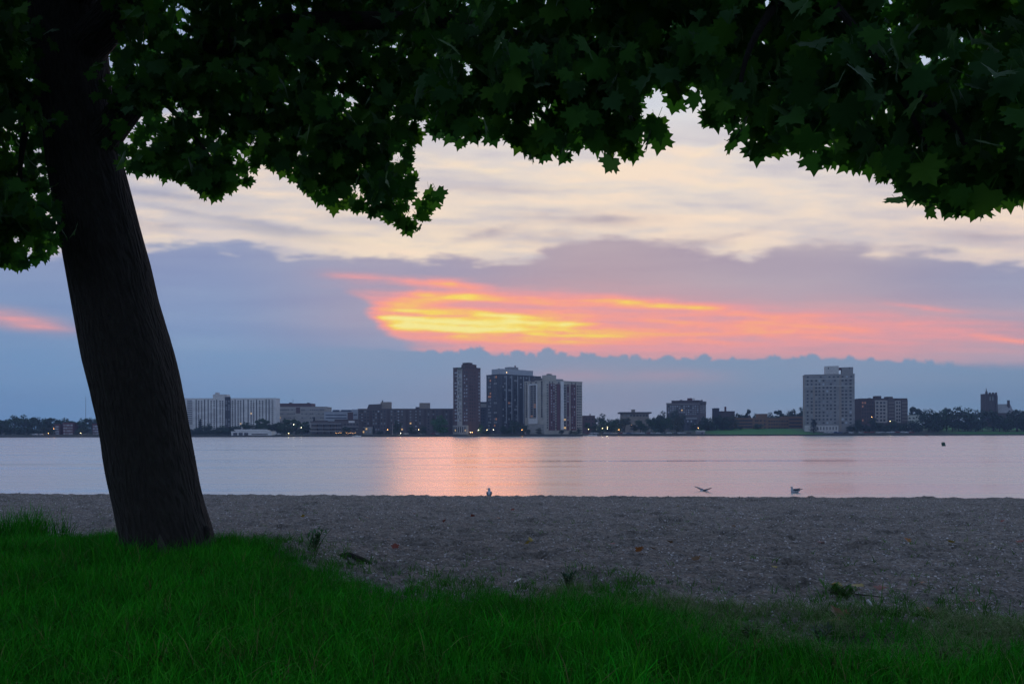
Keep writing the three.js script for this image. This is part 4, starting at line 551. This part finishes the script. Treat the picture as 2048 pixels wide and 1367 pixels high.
{
  const r = rng(1234), o = new THREE.Object3D(), buckets = Array.from({ length: 20 }, () => []), V = new THREE.Vector3(), X = new THREE.Vector3(), Y = new THREE.Vector3(), Z = new THREE.Vector3(), mtx = new THREE.Matrix4();
  // pose: stalk point, drooping tip direction, size
  const pose = (p, size, droop, faceCam) => {
    const a = r() * 6.2832; Y.set(Math.cos(a) * (1 - droop * 0.7), -droop - 0.15 * r(), Math.sin(a) * (1 - droop * 0.7)).normalize();
    const b = r() * 6.2832; Z.set(Math.cos(b) * 0.8, 0.5 + 0.5 * r(), Math.sin(b) * 0.8); if (faceCam) Z.set((r() - 0.5) * 0.9, 0.15 + 0.4 * r(), 1 * (r() < 0.7 ? 1 : -1)); X.crossVectors(Y, Z).normalize(); Z.crossVectors(X, Y).normalize();
    return new THREE.Matrix4().makeBasis(X, Y, Z).scale(V.set(size, size, size)).setPosition(p);
  };
  const add = (p, size, droop, cam) => buckets[Math.floor(r() * 20)].push(pose(loc(p), size, droop, cam));
  const singles = [];
  // hanging rim of the boughs, leaf by leaf
  for (let px = -40; px < 2110 && singles.length < 300;) {
    const d = far_(px) + (r() - 0.5) * 0.35, size = (0.07 + 0.045 * r()), lp = size * F / d; const end = hang(px);
    if (!(px > 118 && px < 238)) {
      singles.push([at(px + (r() - 0.5) * 14, end - lp * 1.0 - r() * 10, d), size, 0.75 + 0.25 * r()]);
      if (singles.length % 3 < 2 || r() < 0.8) singles.push([at(px + (r() - 0.5) * 22, end - lp * 1.35 - r() * 40, d + (r() - 0.5) * 0.5), size, 0.4 + 0.5 * r()]);
      singles.push([at(px + (r() - 0.5) * 20, end - lp * 1.25 - r() * 34, d + (r() - 0.5) * 0.3), size, 0.5 + 0.4 * r()]);
    }
    px += lp * 0.62;
  }
  singles.forEach(([p, size, droop], i) => { const m = part('leaf', LEAF[i % 4], leafMat[[0, 1, 3, 1, 2, 3, 1][i % 7]], tree); pose(loc(p), size, droop, r() < 0.75).decompose(m.position, m.quaternion, m.scale); });
  console.log('single leaves', singles.length);
  // leafy sprays behind and above the rim; some sprays are missing, which leaves gaps
  let n = 0;
  for (let px = -300; px < 2330; px += 46) for (let py = -420; py < 480; py += 46) {
    const cx = px + (r() - 0.5) * 40, cy = py + (r() - 0.5) * 40, end = Math.min(hang(cx), hang(cx - 26), hang(cx + 26)); if (cy > end - 16 - 0.085 * F / far_(cx)) continue;
    if (cx > 790 && cx < 880 && cy > 240 && cy < 372) continue;
    const open = (cx > 1700 && cy < 330 ? 0.33 : cx > 1420 ? 0.12 : cx < 480 && cy < 330 && cx > -50 ? 0.16 : 0.05); if (r() < open) continue;
    const d0 = far_(cx) + (r() - 0.3) * 0.9 + (cy < 120 ? r() * 1.3 - 0.3 : 0), cen = at(cx, cy, d0 + (cx > 30 && cx < 250 && cy < 360 ? 1.5 : 0)), cnt = Math.round((13 + r() * 6) * clamp(Math.pow(d0 / 4.2, 1.6), 1, 2.1)), R = 0.036 * d0;
    for (let k = 0; k < cnt; k++) { const q = new THREE.Vector3((r() + r() - 1) * R, (r() + r() - 1) * R * 0.9, (r() + r() - 1) * 0.45); if (q.y < -0.45 * R) q.y = -0.9 * R - q.y; add(q.add(cen), 0.06 + 0.06 * r(), 0.3 + 0.6 * r(), r() < 0.35); n++; }
  }
  // the rest of the crown: over the camera, round the trunk and above
  const pad = (cx, cy, cz, rx, ry, rz, cnt) => { for (let k = 0; k < cnt; k++) { const u = r() * 2 - 1, a = r() * 6.283, q = Math.cbrt(r()), s = Math.sqrt(1 - u * u); const p = new THREE.Vector3(cx + rx * q * s * Math.cos(a), cy + ry * q * u, cz + rz * q * s * Math.sin(a)); const dz = -p.z; if (dz > 0.3) { const py = HZ - (p.y - EYE) / dz * F, px = 1024 + p.x / dz * F; if (py > Math.min(hang(px) - 140, -120) && px > -200 && px < 2250) continue; } add(p, 0.085 + 0.05 * r(), 0.3 + 0.5 * r(), false); n++; } };
  pad(-1.6, 6.4, -4.2, 4.6, 1.2, 3.6, 2200); pad(-3, 8, -6.5, 5, 2.0, 4.5, 4200); pad(-5.5, 5.2, -5.5, 2.6, 1.2, 2.6, 1600); pad(0.4, 4.4, -1.4, 3.4, 0.5, 1.2, 350);
  console.log('leaves', n);
  const crown = new THREE.Group(); crown.name = 'crown'; tree.add(crown); crown.userData.kind = 'stuff';
  buckets.forEach((L, i) => { for (let h = 0; h < 1; h++) { const im = new THREE.InstancedMesh(LEAF[i % 4], leafMat[i % 5], L.length); L.forEach((m, k) => im.setMatrixAt(k, m)); im.name = 'foliage'; im.userData.kind = 'stuff'; im.castShadow = im.receiveShadow = true; crown.add(im); } });
}

// ---------------------------------------------------------------- grass
function tuft(seed, n, spread, h0, h1, w, lean, curl = 0.4) {
  const r = rng(seed), P = [], I = [];
  for (let k = 0; k < n; k++) {
    const a = r() * 6.283, q = spread * Math.sqrt(r()), x = Math.cos(a) * q, z = Math.sin(a) * q, h = mixn(h0, h1, r()), b = r() * 6.283, ln = lean * (0.3 + r()), dx = Math.cos(b) * ln, dz = Math.sin(b) * ln, t = r() * 6.283, wx = Math.cos(t) * w * (0.7 + 0.6 * r()), wz = Math.sin(t) * w, s = P.length / 3;
    for (const [u, ww] of [[0, 1], [0.4, 0.9], [0.75, 0.6]]) { const bend = u * u * h, y = h * u * (1 - curl * u * u * ln); P.push(x + dx * bend - wx * ww, y - 0.01, z + dz * bend - wz * ww, x + dx * bend + wx * ww, y - 0.01, z + dz * bend + wz * ww); }
    P.push(x + dx * h * 1.15, h * (1 - curl * ln), z + dz * h * 1.15); I.push(s, s + 1, s + 2, s + 1, s + 3, s + 2, s + 2, s + 3, s + 4, s + 3, s + 5, s + 4, s + 4, s + 5, s + 6);
  }
  return geom(P, I);
}
const grassMat = new THREE.MeshPhysicalMaterial({ color: C(1, 1, 1), roughness: 0.65, specularIntensity: 0.15 });
function strew(name, label, geos, count, where, tint, seed) {         // where(r) -> [x, s, scale] or null
  const g = new THREE.Group(); g.name = numbered(name); tag(g, label, 'grass', null, 'stuff'); scene.add(g);
  const r = rng(seed), o = new THREE.Object3D(), c = new THREE.Color();
  geos.forEach((geo) => { const N = Math.floor(count / geos.length), im = new THREE.InstancedMesh(geo, grassMat, N); let k = 0, tries = 0; while (k < N && tries++ < N * 60) { const w = where(r); if (!w) continue; o.position.set(w[0], landY(w[0], w[1]), -w[1]); o.rotation.set((r() - 0.5) * 0.3, r() * 6.283, (r() - 0.5) * 0.3); o.scale.set(w[2], w[2] * (0.75 + 0.5 * r()), w[2]); o.updateMatrix(); im.setMatrixAt(k, o.matrix); im.setColorAt(k, tint(r, c, w)); k++; } im.count = k; im.name = 'blades'; im.userData.kind = 'stuff'; im.castShadow = im.receiveShadow = true; g.add(im); });
  return g;
}
const green = (r, c, w) => { const k = (0.55 + 1.0 * r()) * (1 + 0.4 * noise2(w[0] * 1.7, w[1] * 1.7) + 0.3 * noise2(w[0] * 5, w[1] * 5)), t = r(); return t < 0.04 ? c.setRGB(0.11 * k, 0.13 * k, 0.04 * k) : c.setRGB((0.006 + 0.022 * r()) * k, 0.2 * k, 0.006 * k); };
strew('lawn_grass', 'lush uncut green grass under the maple', [tuft(1, 8, 0.05, 0.08, 0.19, 0.0032, 0.35), tuft(2, 8, 0.05, 0.07, 0.17, 0.0036, 0.65), tuft(3, 7, 0.06, 0.1, 0.24, 0.003, 0.5), tuft(14, 5, 0.06, 0.14, 0.28, 0.0028, 0.8)], 44000, (r) => { const s = 1.0 + 8.4 * Math.pow(r(), 0.85), x = -6.6 + r() * 11.6; if (Math.abs(x) > 1.6 + s * 0.75) return null; if (r() > Math.pow(onGrass(x, s), 1.5) * (1 - 0.75 * sstep(0.5, 1.4, x) * sstep(1.3, 0.2, edgeS(x) - s))) return null; if (Math.hypot(x + 2.82, s - 7) < 0.34) return null; const near = sstep(0, 1.2, edgeS(x) - s); return [x, s, mixn(0.55, 1.0, near) * (0.85 + 0.25 * noise2(x * 1.5, s * 1.5)) * (x > 1 ? 0.85 : 1)]; }, green, 71);
strew('tall_grass', 'tall grass clump at the edge of the bank', [tuft(4, 7, 0.05, 0.22, 0.42, 0.0026, 0.25), tuft(5, 6, 0.06, 0.2, 0.36, 0.003, 0.4)], 260, (r) => { const x = -5.6 + r() * 1.1, s = 7.9 + r() * 0.9; return [x, s, 0.8 + 0.4 * r()]; }, green, 72);
strew('edge_grass', 'sparse grass tufts along the edge of the sand', [tuft(6, 6, 0.04, 0.05, 0.14, 0.002, 0.7), tuft(7, 5, 0.03, 0.04, 0.1, 0.0022, 0.9)], 2600, (r) => { const x = -6 + r() * 10.5, s = edgeS(x) + (r() + r() + r() - 1.2) * 0.8; if (s < 3 || r() > 0.35 + 0.6 * noise2(x * 1.7 + 3, s * 1.7)) return null; return [x, s, 0.6 + 0.6 * r()]; }, (r, c) => { const k = 0.7 + 0.6 * r(); return c.setRGB(0.045 * k, 0.17 * k, 0.02 * k); }, 73);
strew('seed_grass', 'pale wispy seed grass drooping at the sand edge', [tuft(8, 12, 0.05, 0.07, 0.16, 0.0011, 1.5, 0.55), tuft(9, 12, 0.06, 0.06, 0.14, 0.0011, 1.8, 0.5)], 1500, (r) => { const x = 0.2 + r() * 3.6, s = edgeS(x) + (r() - 0.7) * 1.2; if (noise2(x * 2.2, s * 2.2 + 5) < -0.15) return null; return r() < 0.35 + 0.25 * x ? [x, s, 0.8 + 0.5 * r()] : null; }, (r, c) => { const k = 0.8 + 0.5 * r(); return c.setRGB(0.14 * k, 0.2 * k, 0.08 * k); }, 74);
strew('beach_sprouts', 'tiny green sprouts scattered on the sand', [tuft(10, 4, 0.03, 0.015, 0.05, 0.003, 1.2), tuft(11, 3, 0.02, 0.02, 0.07, 0.0025, 0.9)], 1900, (r) => { const s = 4.8 + Math.pow(r(), 2.2) * 17, x = (r() * 2 - 1) * (1.5 + s * 0.68); if (onGrass(x, s) > 0.3 || r() > 0.25 + 0.8 * noise2(x * 0.8, s * 0.8)) return null; return [x, s, 0.7 + 0.8 * r()]; }, (r, c) => { const k = 0.7 + 0.7 * r(); return c.setRGB(0.06 * k, 0.17 * k, 0.02 * k); }, 75);

// ---------------------------------------------------------------- weeds, root, litter
const ground = (px, py) => { let lo = 2, hi = 23; for (let i = 0; i < 40; i++) { const m = (lo + hi) / 2, x = (px - 1024) * m / F, y = EYE + (hz(px) - py) * m / F; if (y > landBase(x, m)) lo = m; else hi = m; } const s = (lo + hi) / 2, x = (px - 1024) * s / F; return [x, s]; };
const onLand = (px, py, up = 0) => { const [x, s] = ground(px, py); return new THREE.Vector3(x, landY(x, s) + up, -s); };
function weed(label, pos, h, stems, leafLen, col, seed, wide = 1) {
  const t = thing('weed_plant', label, 'plant', pos), r = rng(seed), S = [], Lf = [], m = new THREE.MeshPhysicalMaterial({ color: C(...col), roughness: 0.7, transmission: 0.35, thickness: 0, specularIntensity: 0.4 });
  for (let k = 0; k < stems; k++) {
    const a = r() * 6.28, sp = (0.5 * r() + 0.15) * wide, tip = new THREE.Vector3(Math.cos(a) * sp * h, h * (0.6 + 0.4 * r()), Math.sin(a) * sp * h), mid = tip.clone().multiplyScalar(0.5).add(new THREE.Vector3(0, h * 0.12, 0)), cv = new THREE.QuadraticBezierCurve3(new THREE.Vector3(0, -0.02, 0), mid, tip);
    S.push(tube([cv.getPoint(0), cv.getPoint(0.5), cv.getPoint(1)], [0.004, 0.003, 0.001], 5));
    for (let i = 0; i < 10; i++) { const p = cv.getPoint(0.25 + 0.75 * i / 13), b = r() * 6.28, L = leafLen * (0.6 + 0.6 * r()), g = geom([0, 0, 0, L * 0.4, 0.1 * L, -L * 0.13, L * 0.4, 0.1 * L, L * 0.13, L, 0.0, 0, L * 0.75, 0.07 * L, -L * 0.09, L * 0.75, 0.07 * L, L * 0.09], [0, 1, 2, 1, 4, 2, 2, 4, 5, 4, 3, 5]); g.rotateZ(0.2 + r() * 0.7).rotateY(b).translate(p.x, p.y, p.z); Lf.push(g); }
  }
  part('stem', mergeGeometries(S), mat([0.05, 0.07, 0.03], 0.9), t); const f = part('foliage', mergeGeometries(Lf), m, t); f.userData.kind = 'stuff'; return t;
}
weed('bushy feathery weed growing from the mound beside the maple', onLand(628, 1108), 0.24, 9, 0.07, [0.035, 0.14, 0.035], 5);
weed('low dandelion-like weed clump spreading on the open sand', onLand(1688, 1198), 0.085, 13, 0.07, [0.06, 0.17, 0.025], 6, 3);
weed('small dark weed beside a yellow leaf at the grass edge', onLand(1136, 1180), 0.12, 7, 0.05, [0.03, 0.1, 0.045], 7);
weed('grey-green weed standing in the seed grass', onLand(1640, 1290), 0.13, 7, 0.05, [0.05, 0.09, 0.05], 8);
weed('small sprouting weed among the sand edge tufts', onLand(1500, 1282), 0.1, 6, 0.05, [0.05, 0.1, 0.03], 9);
{ const A = [[668, 1106], [690, 1104], [715, 1112], [740, 1121], [764, 1133]].map(([x, y], i) => onLand(x, y + 6, [-0.03, 0.018, 0.02, 0.014, 0.0][i])), t = thing('exposed_root', 'dark exposed root snaking from the mound onto the sand', 'root', A[0]); part('root', tube(A.map((p) => p.clone().sub(A[0])), [0.016, 0.024, 0.02, 0.014, 0.006], 9, 0.3), barkMat, t); part('rootlet', tube([A[1], onLand(705, 1128, 0.01), onLand(726, 1132, 0.0)].map((p) => p.clone().sub(A[0])), [0.014, 0.01, 0.005], 7, 0.2), barkMat, t); }
{ const r = rng(66), kinds = [['yellow', [0.32, 0.24, 0.03]], ['rust red', [0.22, 0.05, 0.03]], ['brown', [0.16, 0.085, 0.03]], ['orange', [0.3, 0.12, 0.03]]].map(([n, c]) => [n, new THREE.MeshPhysicalMaterial({ color: C(...c), roughness: 0.8, transmission: 0.25, thickness: 0 })]);
  for (const [px, py, k, s] of [[212, 1029, 3], [77, 1001, 0], [605, 1036, 0], [707, 1025, 0], [701, 1030, 1], [736, 1036, 3], [828, 1029, 1], [885, 1045, 1], [908, 1015, 0], [945, 1035, 1], [993, 1037, 3], [1025, 1021, 1], [1051, 1093, 0], [1064, 1087, 0], [1170, 1021, 1], [1226, 1092, 1], [1278, 1110, 3], [790, 1100, 1], [1160, 1157, 0, 1.3], [780, 1153, 0, 1.3], [911, 1216, 2, 1.6], [1356, 1014, 0], [1410, 1021, 1], [1340, 1088, 2], [1469, 1057, 2], [1464, 1085, 0], [1392, 1126, 2], [1554, 1138, 0], [1638, 1087, 1], [1692, 1012, 1], [1754, 1024, 3], [1841, 1062, 0], [1816, 1086, 3], [1903, 1094, 0], [1983, 1084, 0], [2005, 1045, 1], [1845, 1173, 3], [1756, 1180, 1, 1.6], [1665, 1176, 0, 1.2], [1718, 1182, 0, 1.2], [1934, 1208, 1], [1864, 1228, 3], [1945, 1241, 2], [1680, 1243, 2, 1.6], [1660, 1240, 0, 1.3], [1637, 1086, 1], [1308, 1100, 2], [2040, 1088, 1], [420, 1053, 1], [1508, 1292, 3]]) {
    const p = onLand(px, py, 0.015), t = top('fallen_leaf', LEAF[Math.floor(r() * 4)], kinds[k][1], `${(s ?? 1) > 1.1 ? 'large' : 'small'} ${kinds[k][0]} fallen leaf ${py < 1050 ? 'on the upper beach towards the water' : py > 1140 ? 'beside the weeds and grass edge' : 'out on the open sand'}`, 'leaf', 'fallen leaves on the beach'), z = (0.05 + 0.02 * r()) * (s ?? 1); t.position.copy(p); t.rotation.set(-1.1 + (r() - 0.5) * 1.2, r() * 6.28, (r() - 0.5) * 0.9, 'YXZ'); t.scale.setScalar(z);
  } }
{ const bone = mat([0.5, 0.5, 0.5], 0.7);
  const twig = (name, label, cat, a, b, r0, m) => { const p = onLand(...a), q = onLand(...b); const t = thing(name, label, cat, p); part('shaft', tube([new THREE.Vector3(0, a[2], 0), q.clone().sub(p).multiplyScalar(0.5).add(new THREE.Vector3(0, 0.01, 0)), q.clone().sub(p)], [r0, r0 * 0.9, r0 * 0.4], 7), m, t); return t; };
  const f = twig('feather', 'white feather lying on the sand beside the grass', 'feather', [1026, 1173, 0.012], [1043, 1160, 0.035], 0.0035, bone); const v = onLand(1043, 1160, 0.035).sub(f.position); part('vane', geom([0, 0.014, 0, v.x * 0.4 - 0.012, v.y * 0.4 + 0.016, v.z * 0.4, v.x * 0.4 + 0.014, v.y * 0.4 + 0.012, v.z * 0.4, v.x * 1.05, v.y * 1.05 + 0.01, v.z * 1.05], [0, 1, 2, 1, 3, 2]), bone, f);
  twig('pale_twig', 'thin pale curved twig lying on the open sand', 'twig', [1307, 1058, 0.012], [1330, 1063, 0.012], 0.006, bone); twig('paper_scrap', 'white paper scrap on the sand below the weed clump', 'litter', [1736, 1208, 0.012], [1742, 1216, 0.012], 0.012, bone); twig('dark_twig', 'dark twig lying before the weed clump', 'twig', [1660, 1193, 0.015], [1765, 1199, 0.01], 0.007, barkFar);
  const up = (px, py, h, lean, label) => { const [x] = ground(px, py), s = 21.6; const xx = (px - 1024) * s / F, t = thing('upright_stick', label, 'stick', new THREE.Vector3(xx, landY(xx, s), -s)); part('stick', tube([new THREE.Vector3(0, -0.05, 0), new THREE.Vector3(lean * 0.4, h * 0.5, 0), new THREE.Vector3(lean, h, 0)], [0.014, 0.012, 0.008], 6, 0.2), barkFar, t); };
  up(1478, 993, 0.11, 0.012, 'dark stick standing upright at the top of the beach'); up(1463, 995, 0.06, 0.03, 'short leaning stick at the top of the beach');
}
{ const t = top('tree_wound', (() => { const g = new THREE.SphereGeometry(1, 16, 12), q = g.attributes.position; for (let i = 0; i < q.count; i++) q.setX(i, q.getX(i) * (1.5 - q.getY(i)) * 0.5); g.computeVertexNormals(); return g; })(), mat([0.062, 0.052, 0.048], 0.95, { bumpMap: barkTex, bumpScale: 0.02 }), 'x', 'x'); scene.remove(t); t.name = 'bare_wood_scar'; t.userData = { label: 'pale bare wood scar at the foot of the trunk' }; tree.add(t); t.scale.set(0.055, 0.13, 0.03); t.rotation.set(-0.12, 0, 0.16); t.position.copy(loc(at(322, 1100, DT - 0.352))); }

// ---------------------------------------------------------------- gulls
function sdfMesh(bones, half, res) {                                  // bones: [ax,ay,az,ra, bx,by,bz,rb]; one continuous skin
  const mc = new MarchingCubes(res, new THREE.MeshBasicMaterial(), false, false, 60000); mc.isolation = 0;
  for (let k = 0; k < res; k++) for (let j = 0; j < res; j++) for (let i = 0; i < res; i++) {
    const p = [(i - res / 2) / (res / 2) * half, (j - res / 2) / (res / 2) * half, (k - res / 2) / (res / 2) * half]; let d = 1e3;
    for (const b of bones) { const ab = [b[4] - b[0], b[5] - b[1], b[6] - b[2]], ap = [p[0] - b[0], p[1] - b[1], p[2] - b[2]], t = clamp((ab[0] * ap[0] + ab[1] * ap[1] + ab[2] * ap[2]) / (ab[0] ** 2 + ab[1] ** 2 + ab[2] ** 2 + 1e-9)), e = Math.hypot(ap[0] - ab[0] * t, ap[1] - ab[1] * t, ap[2] - ab[2] * t) - mixn(b[3], b[7], t), s = 0.018, h = clamp(0.5 + 0.5 * (d - e) / s); d = mixn(d, e, h) - s * h * (1 - h); }
    mc.field[i + j * res + k * res * res] = -d;
  }
  mc.update(); const n = mc.count, g = new THREE.BufferGeometry(); g.setAttribute('position', new THREE.Float32BufferAttribute(Array.from(mc.positionArray.slice(0, n * 3), (v) => v * half), 3)); g.setAttribute('normal', new THREE.Float32BufferAttribute(Array.from(mc.normalArray.slice(0, n * 3)), 3)); return g;
}
const gw = { white: mat([0.4, 0.43, 0.47], 0.8), grey: mat([0.11, 0.125, 0.15], 0.8), black: mat([0.02, 0.02, 0.022], 0.7), bill: mat([0.3, 0.2, 0.04], 0.6), leg: mat([0.2, 0.15, 0.06], 0.7) };
const wingShape = (L, W) => { const s = new THREE.Shape(); s.moveTo(0, -W * 0.4); s.quadraticCurveTo(L * 0.3, -W * 0.7, L * 0.55, -W * 0.45); s.quadraticCurveTo(L * 0.85, -W * 0.2, L, W * 0.25); s.quadraticCurveTo(L * 0.6, W * 0.25, L * 0.42, W * 0.4); s.quadraticCurveTo(L * 0.2, W * 0.6, 0, W * 0.5); return s; };
{ // standing, seen from behind, looking aside
  const s = 27, x = (978 - 1024) * s / F, base = landY(x, s), t = thing('gull', 'gull standing at the waterline with its back turned', 'gull', new THREE.Vector3(x, base, -s));
  part('body', sdfMesh([[0, 0.15, 0.1, 0.045, 0, 0.19, -0.06, 0.07], [0, 0.19, -0.06, 0.07, 0, 0.25, -0.1, 0.05], [0, 0.25, -0.1, 0.045, 0, 0.34, -0.1, 0.032], [0, 0.345, -0.1, 0.034, -0.03, 0.345, -0.115, 0.026]], 0.45, 56), gw.white, t);
  part('bill', new THREE.ConeGeometry(0.011, 0.055, 8).rotateZ(Math.PI / 2 + 0.2).translate(-0.085, 0.338, -0.12), gw.bill, t);
  for (const q of [-1, 1]) { const w = part('wing', new THREE.SphereGeometry(1, 16, 12), gw.grey, t); w.scale.set(0.028, 0.06, 0.15); w.position.set(q * 0.055, 0.19, 0.03); w.rotation.x = 0.35; w.rotation.y = -q * 0.18; part('wing_tip', new THREE.ConeGeometry(0.018, 0.12, 8).rotateX(Math.PI / 2 + 0.3).translate(q * 0.025, 0.13, 0.2), gw.black, t); part('leg', new THREE.CylinderGeometry(0.006, 0.006, 0.13, 6).translate(q * 0.025, 0.06, -0.03), gw.leg, t); part('foot', new THREE.ConeGeometry(0.025, 0.05, 3).rotateX(-Math.PI / 2).translate(q * 0.025, 0.004, -0.05), gw.leg, t); }
  part('tail', boxG(0.06, 0.012, 0.09, 0, 0.135, 0.17), gw.white, t);
}
{ // swimming, wings half lifted behind
  const d = 33, p = at(1590, HZ, d).setY(0), t = thing('gull', 'gull swimming with its wing tips raised behind', 'gull', p);
  part('body', sdfMesh([[-0.09, 0.03, 0, 0.06, 0.1, 0.05, 0, 0.05], [0.1, 0.05, 0, 0.045, 0.19, 0.075, 0, 0.018], [-0.11, 0.06, 0, 0.05, -0.115, 0.2, 0, 0.03], [-0.115, 0.2, 0, 0.032, -0.145, 0.2, 0, 0.024]], 0.36, 56), gw.white, t);
  part('bill', new THREE.ConeGeometry(0.011, 0.055, 8).rotateZ(Math.PI / 2 + 0.15).translate(-0.19, 0.193, 0), gw.bill, t);
  for (const q of [-1, 1]) { const w = part('wing', new THREE.ExtrudeGeometry(wingShape(0.34, 0.07), { depth: 0.012, bevelSize: 0.006, bevelThickness: 0.006, bevelSegments: 1 }), gw.grey, t); w.position.set(-0.07, 0.09, q * 0.045); w.rotation.set(q * 0.9, -q * 0.05, 0.3); }
}
{ // flying low
  const d = 34, p = at(1408, 981, d), t = thing('gull', 'gull flying low over the water with wings spread', 'gull', p);
  part('body', sdfMesh([[-0.15, 0, 0, 0.03, 0.02, 0, 0, 0.06], [0.02, 0, 0, 0.055, 0.2, 0, 0, 0.02], [-0.15, 0, 0, 0.03, -0.19, -0.005, 0, 0.026]], 0.36, 48), gw.white, t);
  part('bill', new THREE.ConeGeometry(0.01, 0.05, 8).rotateZ(Math.PI / 2).translate(-0.235, -0.005, 0), gw.bill, t);
  for (const q of [-1, 1]) { const w = part('wing', new THREE.ExtrudeGeometry(wingShape(0.5, 0.14), { depth: 0.012, bevelSize: 0.005, bevelThickness: 0.005, bevelSegments: 1 }), gw.grey, t); w.rotation.set(-Math.PI / 2, 0, q < 0 ? Math.PI / 2 : -Math.PI / 2); w.position.set(-0.02, 0.02, q * 0.03); if (q > 0) w.scale.y = -1; w.rotateY(-0.25); }
  t.rotation.y = 0.5;
}
console.log('near done');
const renderer = new THREE.WebGLRenderer({ antialias: true });
renderer.shadowMap.enabled = true; renderer.toneMapping = THREE.LinearToneMapping; renderer.toneMappingExposure = EXPOSURE;
renderer.setSize(1024, 683);
renderer.render(scene, camera);
